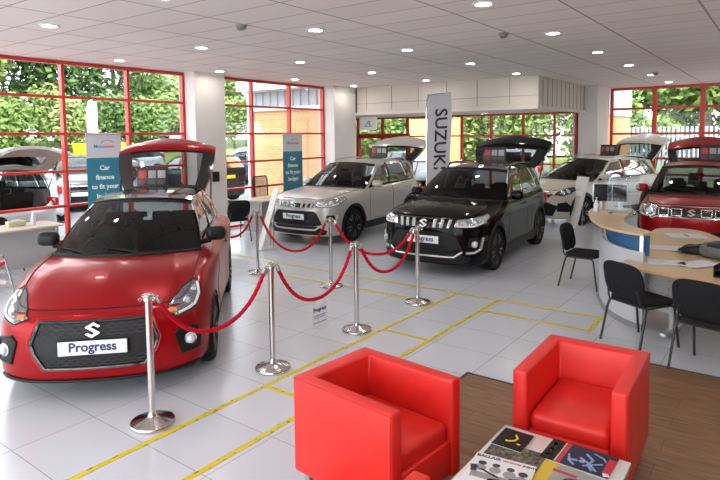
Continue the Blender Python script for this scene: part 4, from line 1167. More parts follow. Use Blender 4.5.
# ---------------------------------------------------------------- reception desk
DW = noisy('desk_oak', (.60, .42, .25), (.52, .35, .20), 4, .35, stretch=(1, 9, 1), coat=.2)
GPAN = mat('desk_grey_panel', (.42, .42, .42), .5); LPAN = mat('counter_panel', (.50, .51, .53), .35)
def smoothpoly(pts, m=5):
    P = [Vector((p[0], p[1], 0)) for p in pts]; n = len(P); out = []
    for i in range(n):
        for k in range(m): out.append(cr(P[i - 1], P[i], P[(i + 1) % n], P[(i + 2) % n], k / m))
    return [(p.x, p.y) for p in out]
t = thing('reception_desk', 'long oak topped reception desk with grey perforated front panel', 'desk', (6.9, .6, 0))
def L_(pts): return [(p[0] - 6.9, p[1] - .6) for p in pts]
top = [(6.60, 1.40), (6.42, 1.24), (6.31, .98), (6.22, .70), (6.13, .45), (6.0, -.1), (5.95, -.8), (6.75, -.85), (7.05, -.3), (7.35, .15), (8.0, .45), (8.7, .62), (9.15, .80), (9.45, 1.0), (9.52, 1.25), (9.30, 1.52), (8.6, 1.50), (7.6, 1.36), (6.9, 1.40)]
m = MB(); m.prism(smoothpoly(L_(top), 4), .712, .742, .004, seg=1); m.build('worktop', DW, t, ang=30)
FP = [(6.86, 1.22), (6.70, .98), (6.62, .70), (6.52, .40), (6.40, -.1), (6.35, -.75)]
fp = spline([(p[0] - 6.9, p[1] - .6, 0) for p in FP], 5)
PERF = mat('perforated_panel', (.40, .40, .395), .5)
N, L, b = nodes(PERF); tc = N.new('ShaderNodeTexCoord'); vo = N.new('ShaderNodeTexVoronoi'); vo.inputs['Scale'].default_value = 14; vo.inputs['Randomness'].default_value = .15
cr_ = N.new('ShaderNodeValToRGB'); cr_.color_ramp.elements[0].position = .12; cr_.color_ramp.elements[1].position = .2; cr_.color_ramp.elements[0].color = (.26, .24, .22, 1); cr_.color_ramp.elements[1].color = (.42, .42, .415, 1)
L.new(tc.outputs['Object'], vo.inputs['Vector']); L.new(vo.outputs['Distance'], cr_.inputs[0]); L.new(cr_.outputs[0], b.inputs['Base Color'])
m = MB(); m.prism([(p.x, p.y) for p in fp] + [(p.x + .02, p.y + .004) for p in fp[::-1]], .25, .70); m.build('modesty_panel', PERF, t)
for (x, y, a) in ((6.80, .95, -.15), (6.60, -.45, -.1), (8.9, 1.2, 1.4)):
    m = MB(); T_ = Matrix.Translation((x - 6.9, y - .6, 0)) @ Matrix.Rotation(a, 4, 'Z')
    m.box((.1, 0, .035), (.70, .07, .05), .015, M=T_); m.box((.05, 0, .37), (.09, .06, .66), .015, M=T_); m.box((.1, 0, .69), (.55, .06, .04), .01, M=T_); m.build('leg', SLV, t)
# raised curved counter on the left end
t = thing('curved_counter', 'raised oak counter on a curved pale grey panel at the desk end', 'counter', (7.6, 1.5, 0))
PB = [(8.45, 2.08), (8.18, 2.03), (7.80, 1.93), (7.42, 1.80), (7.06, 1.60), (6.82, 1.37), (6.74, 1.22)]
pb = spline([(p[0] - 7.6, p[1] - 1.5, 0) for p in PB], 5)
def band(c, off0, off1):
    o0, o1 = [], []
    for i, p in enumerate(c):
        tg = (c[min(i + 1, len(c) - 1)] - c[max(i - 1, 0)]).normalized(); n_ = Vector((-tg.y, tg.x, 0))
        if n_.dot(Vector((-1, 1, 0))) < 0: n_ = -n_
        o0.append((p.x + n_.x * off0, p.y + n_.y * off0)); o1.append((p.x + n_.x * off1, p.y + n_.y * off1))
    return o0 + o1[::-1]
m = MB(); m.prism(band(pb, 0, -.03), .04, .85); m.build('curved_panel', LPAN, t, ang=30)
m = MB(); m.prism(band(pb, .012, -.04), 0, .06); m.build('plinth', mat('plinth_grey', (.25, .25, .26), .5), t, ang=30)
m = MB(); m.prism(band(pb, -.08, -.10), .80, 1.036); m.build('blue_screen', mat('blue_panel', (.03, .12, .26), .35), t, ang=30)
m = MB(); m.box((6.81 - 7.6, 1.25 - 1.5, .52), (.06, .045, 1.036), .01); m.build('post', SLV, t)
CT = [(8.76, 2.22), (8.35, 2.22), (7.80, 2.07), (7.35, 1.90), (6.98, 1.69), (6.74, 1.42), (6.68, 1.22), (6.84, 1.16), (7.06, 1.34), (7.40, 1.54), (7.95, 1.67), (8.45, 1.69), (8.84, 1.76), (8.92, 2.05)]
m = MB(); m.prism(smoothpoly([(p[0] - 7.6, p[1] - 1.5) for p in CT], 4), 1.038, 1.068, .004, seg=1); m.build('counter_top', DW, t, ang=30)
CZ = 1.0685
# monitors and perspex screen on the counter
def monitor(x, y, z, rz, label, w=.42, h=.30):
    t = thing('computer_monitor', label, 'monitor', (x, y, z), rz, 'computer monitors')
    m = MB(); m.box((0, 0, .008), (.16, .20, .016), .006); m.build('foot', SLV, t)
    m = MB(); m.box((-.02, 0, .09), (.03, .06, .16), .008); m.build('neck', SLV, t)
    m = MB(); m.box((0, 0, .10 + h / 2), (.035, w, h), .03, seg=3); s_ = m.build('bezel', SLV, t)
    m = MB(); m.box((.012, 0, .10 + h / 2), (.016, w - .03, h - .03), .006); m.box((-.012, 0, .10 + h / 2), (.018, w - .03, h - .03), .006); m.build('display', BLK, s_)
    return t
monitor(8.58, 2.10, CZ, PI + .35, 'left black monitor with silver edge standing on the oak counter', .27, .27)
monitor(8.62, 1.88, CZ, PI - .05, 'right black monitor standing on the oak counter beside the clear screen', .22, .27)
t = thing('clear_screen', 'clear acrylic screen standing on the oak counter beside the monitors', 'screen', (8.15, 1.74, CZ), -.2)
m = MB(); m.box((0, 0, .27), (.006, .42, .52), .002); m.build('sheet', MAT['clear_plastic'], t)
for s in (1, -1):
    m = MB(); m.box((0, s * .15, .012), (.14, .02, .024), .004); m.build('foot', MAT['clear_plastic'], t)
t = thing('sanitiser_bottle', 'small clear sanitiser bottle on the oak counter tip', 'bottle', (8.25, 2.10, CZ))
m = MB(); m.lathe([(.0001, 0), (.032, 0), (.034, .01), (.034, .10), (.02, .125), (.013, .13), (.013, .145)], 18); m.build('bottle', mat('bottle_clear', (.62, .66, .70), .15), t)
m = MB(); m.lathe([(.016, .14), (.016, .16), (.005, .162), (.005, .185)], 12); m.box((.012, 0, .188), (.045, .014, .012), .004); m.build('pump', WHT, t)
# papers, phone, bag, tray on the desk
DZ = .7425
PAP = noisy('paper_sheets', (.62, .62, .66), (.55, .55, .60), 20, .6)
def papers(x, y, rz, w, d, n, label, group='papers on the reception desk'):
    t = thing('paper_stack', label, 'papers', (x, y, DZ), rz, group)
    for k in range(n):
        m = MB(); m.box((random.uniform(-.02, .02), random.uniform(-.02, .02), .0025 + k * .005), (w, d, .0046), rot=Matrix.Rotation(random.uniform(-.12, .12), 4, 'Z')); m.build('sheets', PAP, t)
papers(6.86, 1.02, .3, .24, .36, 3, 'loose papers on the desk front edge beside the silver post')
papers(6.95, .72, .9, .24, .40, 3, 'stack of papers in the middle of the desk front')
papers(7.75, 1.13, .3, .30, .42, 2, 'white papers on the desk behind the silver post')
papers(8.85, 1.10, .5, .34, .46, 1, 'single white form on the far desk lobe')
t = thing('ball_pen', 'dark pen lying on the white form on the far desk lobe', 'pen', (8.83, 1.08, DZ + .006), .6); m = MB(); m.tube([(-.07, 0, .006), (.06, 0, .006), (.075, 0, .006)], [.005, .005, .001], 8); m.build('barrel', BLK, t); m = MB(); m.tube([(-.06, 0, .013), (-.02, 0, .012)], .0018, 6); m.build('clip', STL, t)
t = thing('shoulder_bag', 'grey and black soft bag lying on the reception desk', 'bag', (7.45, .50, DZ), -.5, None)
BG = noisy('bag_grey', (.10, .105, .10), (.15, .15, .145), 30, .8); BGD = noisy('bag_dark', (.02, .022, .025), (.035, .035, .04), 30, .8)
m = MB(); m.box((.0, -.02, .085), (.40, .50, .17), .07, seg=4); m.build('body', BG, t, ang=60)
m = MB(); m.box((-.06, -.06, .135), (.26, .40, .085), .035, seg=3); m.build('flap', BGD, t, ang=60)
m = MB(); m.box((-.02, .36, .045), (.24, .26, .09), .04, seg=3, rot=Matrix.Rotation(.3, 4, 'Z')); m.build('side_pouch', BGD, t, ang=60)
m = MB(); m.tube(spline([(-.15, .2, .12), (-.22, .32, .09), (-.12, .50, .03), (.05, .55, .03), (.12, .4, .08), (.1, .2, .15)], 6), .014, 8); m.build('strap', BLK, t)
t = thing('letter_tray', 'black two level letter tray at the right edge of the desk', 'letter tray', (6.50, .36, DZ), -.2)
for k in (0, 1):
    m = MB(); z = .01 + k * .06; m.box((0, 0, z), (.24, .33, .008), .003); m.box((.116, 0, z + .022), (.008, .33, .044), .003); m.box((0, .161, z + .022), (.24, .008, .044), .003); m.box((0, -.161, z + .022), (.24, .008, .044), .003); m.build('tray', BLK, t)
for q in ((.11, .16), (.11, -.16), (-.11, .16), (-.11, -.16)):
    m = MB(); m.box((q[0], q[1], .05), (.012, .012, .1)); m.build('riser', BLK, t)
# office chair behind the desk
def swivel(x, y, rz, label, z=0):
    t = thing('office_chair', label, 'office chair', (x, y, 0), rz, 'swivel office chairs')
    for k in range(5):
        a = 2 * PI * k / 5; m = MB(); m.tube([(.03 * math.cos(a), .03 * math.sin(a), .11), (.30 * math.cos(a), .30 * math.sin(a), .075)], [.025, .016], 8)
        lg = m.build('leg', BLK, t); m = MB(); c_ = Vector((.30 * math.cos(a), .30 * math.sin(a), .03)); m.tube([c_ + Vector((-math.sin(a), math.cos(a), 0)) * .022, c_ - Vector((-math.sin(a), math.cos(a), 0)) * .022], .03, 12); m.build('castor', BLK, lg)
    m = MB(); m.lathe([(.03, .08), (.03, .26), (.02, .27), (.02, .42)], 16); m.build('gas_column', BLK, t)
    m = MB(); m.box((.02, 0, .46), (.48, .48, .08), .035, seg=3); m.build('seat', FAB, t, ang=60)
    m = MB(); m.box((-.25, 0, .78), (.06, .44, .46), .028, seg=3, rot=Matrix.Rotation(-.12, 4, 'Y')); m.build('backrest', FAB, t, ang=60)
    m = MB(); m.tube([(-.1, 0, .43), (-.27, 0, .45), (-.285, 0, .70)], .022, 8); m.build('back_bar', BLK, t)
swivel(7.55, -.35, PI, 'black swivel office chair behind the reception desk, only a castor showing')

# ---------------------------------------------------------------- leaning info stands
def totem(x, y, rz, label):
    t = thing('info_stand', label, 'info stand', (x, y, 0), rz, 'white leaning info stands')
    R_ = Matrix.Rotation(-.30, 4, 'Y')
    m = MB(); m.box((0, 0, .62), (.025, .36, 1.18), .008, M=Matrix.Translation((.14, 0, .0)) @ R_); p_ = m.build('panel', mat('stand_white', (.72, .70, .68), .3), t)
    m = MB(); m.box((.016, 0, .80), (.008, .20, .10), .003, M=Matrix.Translation((.14, 0, .0)) @ R_); m.build('label_plate', mat('stand_print', (.9, .9, .9), .3), p_)
    m = MB(); m.box((.02, 0, .012), (.34, .30, .02), .006); m.build('foot_plate', mat('stand_white', (.7, .7, .7), .3), t)
    m = MB(); m.tube([(-.10, .10, .02), (-.13, .10, .78)], .011, 8); m.tube([(-.10, -.10, .02), (-.13, -.10, .78)], .011, 8); m.build('rear_strut', STL, t)
totem(7.72, 7.98, 2.62, 'white leaning info stand in front of the silver grey SUV')
totem(13.56, 3.90, 2.62, 'white leaning info stand between the black SUV and the white crossover')

# ---------------------------------------------------------------- roll-up banners, flag, hanging sign
TEAL = mat('banner_teal', (.03, .21, .29), .5); BNW = mat('banner_grey', (.62, .62, .65), .5)
def banner(x, y, w, h, rz, label):
    """reads from local -y"""
    t = thing('rollup_banner', label, 'banner', (x, y, 0), rz, 'teal car finance banners')
    m = MB(); m.box((0, 0, .05), (w + .04, .16, .09), .03, seg=3); m.build('base_cassette', SLV, t)
    m = MB(); m.tube([(0, .05, .09), (0, .05, h - .01)], .012, 8); m.build('support_pole', SLV, t)
    m = MB(); m.box((0, 0, (h - .42 + .09) / 2 + .0), (w, .006, h - .42 - .09)); m.build('teal_sheet', TEAL, t)
    m = MB(); m.box((0, 0, h - .21), (w, .006, .42)); hd = m.build('header_sheet', BNW, t)
    m = MB(); m.box((0, 0, h), (w + .01, .03, .03), .008); m.build('top_rail', SLV, t)
    F_ = lambda z, x_=0: frame((x_, -.0045, z), (1, 0, 0), (0, 0, 1))
    for k, s_ in enumerate(('Car', 'finance', 'to fit your', 'budget')):
        m = MB(); vs, fs = text_geo(s_, w * .185, .001, .0035); m.add(vs, fs, M=F_(h - .60 - k * .165))
        m.build('headline_line', mat('banner_white', (.85, .88, .9), .5), t, smooth=False)
    vs, fs = text_geo('Moto', w * .14, .001, .002, 'RIGHT'); m = MB(); m.add(vs, fs, M=F_(h - .22, .02 * w)); m.build('logo_blue', mat('logo_blue', (.08, .22, .5), .5), hd, smooth=False)
    vs, fs = text_geo('novo', w * .14, .001, .002, 'LEFT'); m = MB(); m.add(vs, fs, M=F_(h - .22, .02 * w))
    m.tube([(.10 * w + .20 * w * math.cos(a), -.0045, h - .20 + .09 * math.sin(a)) for a in [PI * (.15 + .7 * k / 10) for k in range(11)]], .006, 5); m.build('logo_red', mat('logo_red', (.75, .10, .06), .5), hd, smooth=False)
banner(5.52, 9.75, .62, 2.21, -.10, 'teal Car finance to fit your budget banner behind the red hatchback')
banner(10.42, 9.80, .66, 2.20, -.05, 'teal Car finance to fit your budget banner beside the silver grey SUV')
# feather flag
t = thing('feather_flag', 'tall white feather flag with rotated SUZUKI lettering behind the black SUV', 'flag', (11.55, 6.35, 0), -.75)
m = MB(); m.lathe([(.0001, 0), (.24, 0), (.24, .02), (.05, .035), (.03, .12)], 28); m.build('base', STL, t)
m = MB(); m.tube([(-.30, 0, .1), (-.30, 0, 2.6), (-.285, 0, 2.95), (-.22, 0, 3.03), (.0, 0, 3.07), (.26, 0, 3.10)], [.016, .014, .010, .008, .007, .006], 8); m.box((-.16, 0, .1), (.32, .05, .04), .01); m.build('pole', STL, t)
def fl(u, v):
    z = .75 + v * (2.31 + .05 * u); w = .56
    return Vector((-.29 + u * w - .02 * math.sin(v * 6), .012 * math.sin(u * 7 + v * 5) * (.4 + u) , z))
m = MB(); R1 = [[fl(k / 16, j / 24) for k in range(17)] for j in range(25)]; m.grid(R1); m.grid([[p + Vector((0, .006, 0)) for p in r_] for r_ in R1], flip=True)
m.build('flag_cloth', mat('flag_white', (.66, .65, .67), .7), t, ang=60)
vs, fs = text_geo('SUZUKI', .40, .002, .006, space=1.02)
m = MB(); T_ = Matrix.Rotation(-PI / 2, 4, 'Z'); pv = []
for v in vs:
    q = T_ @ v; u_ = (q.x * 1.0 + .30) / .56; vv = (2.04 + q.y - .75) / 2.33; p_ = fl(u_, vv); pv.append(p_ + Vector((0, -.011 - (0 if v.z > 0 else -.004), 0)))
m.add(pv, fs); m.build('flag_lettering', mat('flag_ink', (.03, .032, .06), .6), t, smooth=False)
# sign hanging in the alcove
t = thing('hanging_sign', 'small white hanging sign with a dark squiggle above the grey SUV', 'sign', (13.6, 9.80, 2.50), -PI / 2)
m = MB(); m.box((0, 0, 0), (.62, .012, .38), .003); m.tube([(-.2, 0, .19), (-.2, 0, .295)], .003, 5); m.tube([(.2, 0, .19), (.2, 0, .295)], .003, 5); s_ = m.build('board', mat('sign_white', (.82, .83, .85), .5), t)
m = MB(); m.tube(spline([(-.09, -.009, -.07), (-.02, -.009, .01), (.02, -.009, .07), (.07, -.009, .04), (.03, -.009, -.01), (.10, -.009, -.07)], 6), .012, 6); m.tube([(-.12, -.009, -.09), (.13, -.009, -.09)], .007, 5); m.build('symbol', mat('sign_ink', (.12, .14, .18), .5), s_)

# ---------------------------------------------------------------- desks along the left windows
def sidedesk(x0, x1, y0, y1, label, h=.76):
    t = thing('office_desk', label, 'desk', ((x0 + x1) / 2, (y0 + y1) / 2, 0), 0, 'desks along the left windows'); w, d = x1 - x0, y1 - y0
    m = MB(); m.prism(smoothpoly([(-w / 2, -d / 2), (0, -d / 2 - .0), (w / 2 - .05, -d / 2), (w / 2, -d / 2 + .12), (w / 2, d / 2 - .08), (w / 2 - .06, d / 2), (0, d / 2), (-w / 2, d / 2)], 1), h - .03, h, .004, seg=1); m.build('worktop', mat('desk_pale', (.62, .54, .44), .4), t)
    m = MB(); m.box((0, -d / 2 + .18, h / 2 + .04), (w - .12, .02, h - .16), .003); m.build('modesty_panel', GPAN, t)
    for s in (1, -1):
        m = MB(); m.box((s * (w / 2 - .09), 0, h / 2 - .01), (.03, d - .2, h - .06), .006); m.build('side_panel', GPAN, t)
sidedesk(2.6, 4.60, 9.35, 10.08, 'pale wood desk with grey panels at the far left by the windows')
sidedesk(8.75, 10.0, 9.15, 9.95, 'pale wood desk with grey panel behind the red hatchback, beside the grey SUV', .74)
t = thing('office_chair', 'black mesh backed office chair behind the far desk, beside the second banner', 'office chair', (9.74, 10.02, 0), -PI / 2, 'swivel office chairs')
m = MB()
for k in range(5):
    a = 2 * PI * k / 5; m.tube([(0, 0, .1), (.22 * math.cos(a), .22 * math.sin(a), .06)], [.022, .014], 8)
m.lathe([(.025, .06), (.025, .42)], 14); m.build('star_base', BLK, t)
m = MB(); m.box((.02, 0, .46), (.42, .46, .07), .03, seg=3); m.build('seat', FAB, t, ang=60)
m = MB(); fr_ = [(-.20, -.22, .62), (-.24, -.24, 1.10), (-.245, -.20, 1.19), (-.245, .20, 1.19), (-.24, .24, 1.10), (-.20, .22, .62)]; m.tube(fr_, .016, 8, True); m.tube([(-.1, 0, .44), (-.2, 0, .5), (-.2, 0, .64)], .02, 8); bk_ = m.build('back_frame', BLK, t)
m = MB(); m.add(fr_, [list(range(6))]); m.build('mesh_back', glassy('chair_mesh', (.45, .43, .42), .1), bk_)
t = thing('wall_phone', 'black wall mounted phone box on the first column', 'phone', (8.22, 10.058, 1.20), 0)
m = MB(); m.box((0, -.03, .08), (.16, .06, .22), .01); m.build('base', BLK, t)
m = MB(); m.tube([(-.055, -.075, 0), (-.055, -.095, .03), (-.055, -.095, .14), (-.055, -.075, .17)], [.024, .016, .016, .024], 10); m.build('handset', BLK, t)
visitor((3.92, 10.16), -PI / 2, 'black visitor chair behind the far left desk against the window')
visitor((7.95, 9.15), PI / 2 - .3, 'black visitor chair between the red hatchback and the far desk')
t = thing('cardboard_box', 'small tan box on the far desk under the banner', 'box', (9.80, 9.34, .742)); m = MB(); m.box((0, 0, .05), (.22, .2, .10), .004); m.build('carton', mat('card_tan', (.45, .30, .16), .7), t); m = MB(); m.box((0, 0, .101), (.22, .05, .002)); m.build('parcel_tape', mat('tape_tan', (.55, .42, .25), .4), t)
t = thing('sanitiser_bottle', 'clear sanitiser bottle on the far left desk', 'bottle', (4.25, 9.70, .762)); m = MB(); m.lathe([(.0001, 0), (.036, 0), (.038, .01), (.038, .12), (.02, .15), (.014, .155), (.014, .17)], 18); m.build('bottle', mat('bottle_clear', (.6, .6, .6), .2), t); m = MB(); m.lathe([(.016, .165), (.016, .185), (.005, .19), (.005, .215)], 12); m.box((.012, 0, .218), (.05, .014, .012), .004); m.build('pump', WHT, t)
t = thing('tissue_box', 'flat green and cream tissue box on the far left desk', 'tissue box', (4.02, 9.77, .762)); m = MB(); m.box((0, 0, .04), (.26, .13, .08), .004); m.build('carton', mat('tissue_green', (.50, .52, .33), .6), t); m = MB(); m.prism([(-.07, -.02), (.07, -.02), (.05, .03), (-.05, .03)], .081, .10); m.build('tissue', WHT, t)
# small metal rack with leaflets under the left desk
t = thing('leaflet_rack', 'small metal rack with red and white leaflets under the far left desk', 'leaflet rack', (3.30, 8.72, 0), -.3)
m = MB()
for s in (1, -1): m.tube([(-.2 , s * .16, 0), (-.12, s * .16, .5), (.10, s * .16, .5), (.2, s * .16, 0)], .012, 8)
for z in (.22, .42): m.tube([(-.16, -.16, z), (-.16, .16, z)], .008, 6); m.tube([(.14, -.16, z), (.14, .16, z)], .008, 6)
m.build('frame', STL, t)
for k, (c_, z, y) in enumerate((('cover_red', .40, -.05), ('cover_white', .30, .05), ('cover_ink', .44, .08), ('cover_white', .22, -.08))):
    m = MB(); m.box((-.02, y, z), (.26, .18, .05), .006, rot=Matrix.Rotation(.25 * (k - 1.5), 4, 'Y')); m.build('leaflet_pile', MAT[c_], t)
# ---------------------------------------------------------------- outside
TARM = noisy('car_park_tarmac', (.14, .14, .145), (.19, .187, .183), 1.5, .85, coords='Object')
GRS = noisy('grass', (.14, .19, .03), (.22, .26, .05), 1.2, .9, detail=6)
def ground(name, x0, y0, x1, y1, z0, z1, ax, m, lab=None, n=30):
    g = MB(); R = []
    for i in range(n + 1):
        u = i / n; row = []
        for j in range(n + 1):
            v = j / n; x = x0 + (x1 - x0) * u; y = y0 + (y1 - y0) * v; k = v if ax == 'y' else u
            k = k * k * (3 - 2 * k)
            row.append((x, y, z0 + (z1 - z0) * k + (math.sin(x * 1.3) * math.cos(y * .9) * .06 if m is GRS else 0)))
        R.append(row)
    g.grid(R, flip=True); o = g.build(name, m); struct(o); return o
g = MB(); g.box((15, 36, -.08), (130, 50.8, .1)); struct(g.build('ground_car_park', TARM, smooth=False))
g = MB(); g.box((40, 2, -.08), (42, 50, .1)); struct(g.build('ground_yard', TARM, smooth=False))
ground('grass_bank', -50, 40, 80, 60, .0, 2.0, 'y', GRS)
ground('grass_verge', 24.0, -14, 30, 30, .0, 1.0, 'x', GRS)
LF = []
for k, (c1, c2) in enumerate((((.085, .15, .028), (.22, .31, .07)), ((.048, .10, .026), (.14, .23, .05)), ((.15, .21, .05), (.33, .39, .13)))):
    LF.append(noisy('leaves_%d' % k, c1, c2, 1.1, .7, detail=5))
BARK = noisy('bark', (.10, .075, .05), (.18, .14, .10), 8, .9)
def foliage(blobs, n, size, seed):
    rnd = random.Random(seed); m = MB(); vol = [bx[3] * bx[4] * bx[5] for bx in blobs]; tot = sum(v ** .67 for v in vol)
    for bx, v in zip(blobs, vol):
        for _ in range(int(n * v ** .67 / tot)):
            d = Vector((rnd.gauss(0, 1), rnd.gauss(0, 1), rnd.gauss(0, 1))).normalized() * (rnd.uniform(.35, 1.0) ** .5)
            c_ = Vector((bx[0] + d.x * bx[3], bx[1] + d.y * bx[4], bx[2] + d.z * bx[5]))
            u = Vector((rnd.gauss(0, 1), rnd.gauss(0, 1), rnd.gauss(0, 1))).normalized(); w = u.orthogonal().normalized(); s_ = size * rnd.uniform(.6, 1.3)
            a_, b_ = u * s_, w * s_ * .6
            o = len(m.v); nrm_ = u.cross(w) * s_ * .12
            for q in (c_ - a_, c_ + b_ + nrm_, c_ + a_, c_ - b_ + nrm_): m.v.append(tuple(q))
            m.f.append([o, o + 1, o + 2, o + 3]); m.m.append(0)
    return m
def tree(x, y, z, h, r, lm, label, seed, n=2600, low=.25, size=.20):
    rnd = random.Random(seed)
    t = thing('tree', label, 'tree', (x, y, z), 0, 'trees beyond the car park')
    blobs = []
    for k in range(9):
        a = rnd.uniform(0, 2 * PI); q = rnd.uniform(.15, .75) * r; zz = h * rnd.uniform(low + .12, .88); s_ = r * rnd.uniform(.38, .6)
        blobs.append((q * math.cos(a), q * math.sin(a), zz, s_, s_, s_ * rnd.uniform(.7, 1)))
    blobs.append((0, 0, h * .6, r * .7, r * .7, h * .33))
    foliage(blobs, n, size, seed).build('crown', LF[lm], t, smooth=False)
    m = MB(); m.tube([(0, 0, -.2), (.05, .02, h * .3), (.0, .1, h * .62), (.1, .05, h * .85)], [.035 * h * .6, .028 * h * .6, .018 * h * .6, .005 * h], 8)
    for k in range(5):
        b_ = blobs[k]; m.tube([(.03, .02, h * (.28 + .05 * k)), (b_[0] * .5, b_[1] * .5, b_[2] * .8), b_[:3]], [.010 * h, .007 * h, .003 * h], 6)
    m.build('trunk', BARK, t)
def bush(x, y, z, rx, ry, rz_, lm, label, seed, n=1500, size=.14):
    rnd = random.Random(seed); t = thing('bush', label, 'bush', (x, y, z), 0, 'bushes outside')
    blobs = [(rnd.uniform(-.6, .6) * rx, rnd.uniform(-.6, .6) * ry, rz_ * rnd.uniform(.35, .95), rx * .5, ry * .5, rz_ * .5) for _ in range(7)]
    foliage(blobs, n, size, seed).build('leaves', LF[lm], t, smooth=False)
    m = MB()
    for b_ in blobs[:5]: m.tube([(b_[0] * .2, b_[1] * .2, -.1), b_[:3]], [.04, .015], 6)
    m.build('stems', BARK, t)
# trees: far side of the car park, seen through the left windows
TL = [(13, 56, 13, 5.5, 2, 'pale leafy tree beyond the car park at the left edge of view'), (20, 57, 14.5, 5.6, 2, 'pale birch-like tree behind the first left window pane'), (27.5, 55, 13, 5.6, 1, 'dark green tree left of the white outdoor flag'),
      (33, 56, 15, 5.6, 1, 'tall dark green tree above the teal banner by the red hatchback'), (39.5, 58, 8.5, 4.6, 0, 'round green tree below the grey curved roof'), (46.5, 58, 10.5, 5.0, 2, 'light green tree left of the first column'), (53, 57, 14, 5.5, 0, 'green tree behind the first column'),
      (60, 54, 14, 5.6, 2, 'light green tree beyond the second left window'), (6, 57, 13, 5.5, 0, 'green tree outside beyond the left edge of view'), (67, 52, 13, 6, 0, 'green tree farthest along the car park')]
for k, q in enumerate(TL): tree(q[0], q[1], 1.6, q[2], q[3], q[4], q[5], 100 + k, 4600, .04, .36)
BL = [(15.5, 50.5, 0, 'green bush on the bank at the far left of the windows'), (20.5, 50, 0, 'green bush on the bank behind the open white outdoor SUV'), (25, 50.5, 2, 'pale bush on the bank left of the outdoor flag'), (29.5, 50.5, 1, 'dark bush on the bank behind the yellow skip'), (34, 51, 0, 'green bush on the bank right of the yellow skip'), (38.5, 51, 2, 'pale bush on the bank left of the first column'), (44, 50, 0, 'green bush on the bank seen past the first column'), (49, 49, 0, 'green bush on the bank through the second left window'), (54.5, 48, 2, 'pale bush on the bank at the edge of the brick wing')]
for k, q in enumerate(BL): bush(q[0], q[1], 1.0, 3.4, 2.2, 4.2, q[2], q[3], 200 + k, 2600, .26)
# greenery beyond the alcove and the right windows
for k, (x, y, h, r, lm) in enumerate(((33, 24, 9, 4, 0), (34, 17.5, 9, 4, 1), (33, 11.5, 10, 4.2, 0), (33.5, 5.5, 10, 4.2, 0), (33, 0, 10.5, 4.3, 2), (32.5, -5, 10, 4.2, 0), (34, -10.5, 10, 4.5, 1), (30.5, 3.0, 8.5, 3.4, 0), (30.0, -2.5, 8.5, 3.4, 2))):
    tree(x, y, .5, h, r, lm, 'leafy tree outside the back windows, %s' % ['leftmost, behind the grey SUV', 'behind the white flag', 'behind the black SUV tailgate', 'behind the white crossover', 'above the pale fence on its left', 'above the pale fence at the right edge', 'farthest right', 'in front, above the crossover tailgate', 'in front, above the small red SUV'][k], 300 + k, 4600, .03, .26)
for k, (x, y, lm) in enumerate(((26.5, 20, 2), (26.5, 16.5, 0), (26.5, 13.0, 2), (26.5, 9.8, 0), (26.5, 6.8, 0))):
    bush(x, y, .3, 2.0, 2.0, 3.0, lm, 'bright bush outside the alcove windows, %s' % ['leftmost, by the red door', 'beside the red door', 'behind the white flag', 'behind the black SUV', 'next to the pale column'][k], 400 + k, 3000, .16)
# orange brick wing with white ribbed cladding
ORB = mat('orange_brick', (.62, .30, .12), .8); N, L, b = nodes(ORB)
tc = N.new('ShaderNodeTexCoord'); mp = N.new('ShaderNodeMapping'); mp.inputs['Rotation'].default_value = (PI / 2, 0, PI / 2)
br = N.new('ShaderNodeTexBrick'); br.inputs['Scale'].default_value = 1; br.inputs['Brick Width'].default_value = .225; br.inputs['Row Height'].default_value = .075; br.inputs['Mortar Size'].default_value = .008
br.inputs['Color1'].default_value = (.68, .34, .13, 1); br.inputs['Color2'].default_value = (.58, .27, .10, 1); br.inputs['Mortar'].default_value = (.62, .44, .28, 1)
mpx = N.new('ShaderNodeSeparateXYZ'); cbx = N.new('ShaderNodeCombineXYZ'); ad = N.new('ShaderNodeMath'); ad.operation = 'ADD'
L.new(tc.outputs['Object'], mpx.inputs[0]); L.new(mpx.outputs[0], ad.inputs[0]); L.new(mpx.outputs[1], ad.inputs[1]); L.new(ad.outputs[0], cbx.inputs[0]); L.new(mpx.outputs[2], cbx.inputs[1]); L.new(cbx.outputs[0], br.inputs['Vector']); L.new(br.outputs['Color'], b.inputs['Base Color'])
RIB = mat('white_cladding', (.42, .44, .48), .5)
def wing(x, y0, y1, zsplit, ztop):
    w = MB(); w.box((x + .11, (y0 + y1) / 2, zsplit / 2), (.2, abs(y1 - y0), zsplit)); struct(w.build('wall_brick_wing', ORB, smooth=False))
    r_ = MB(); n = int(abs(y1 - y0) / .30)
    prof = []
    for k in range(n):
        a = y0 + (y1 - y0) * k / n; s_ = (y1 - y0) / n
        prof += [(x - .02, a), (x - .02, a + s_ * .62), (x - .07, a + s_ * .7), (x - .07, a + s_ * .92)]
    prof.append((x - .02, y1))
    r_.grid([[(p[0], p[1], z) for p in prof] for z in (zsplit, ztop)]); r_.box((x + .1, (y0 + y1) / 2, (zsplit + ztop) / 2), (.18, abs(y1 - y0), ztop - zsplit)); struct(r_.build('wall_cladding', RIB, smooth=False))
    f_ = MB(); f_.box((x - .05, (y0 + y1) / 2, zsplit), (.14, abs(y1 - y0) + .02, .09)); struct(f_.build('trim_7', WHT, smooth=False))
wing(12.62, 10.65, 13.45, 2.98, 5.2)
w = MB(); w.box((15.0, 13.66, 2.6), (4.9, .06, 5.2)); struct(w.build('wall_wing_side', ORB, smooth=False))
w = MB(); w.box((20.4, 4.62, 1.36), (3.2, .2, 2.72)); struct(w.build('wall_brick_return', ORB, smooth=False))
w = MB(); w.box((20.4, 4.60, 3.9), (3.2, .24, 2.36)); struct(w.build('wall_cladding_return', RIB, smooth=False))
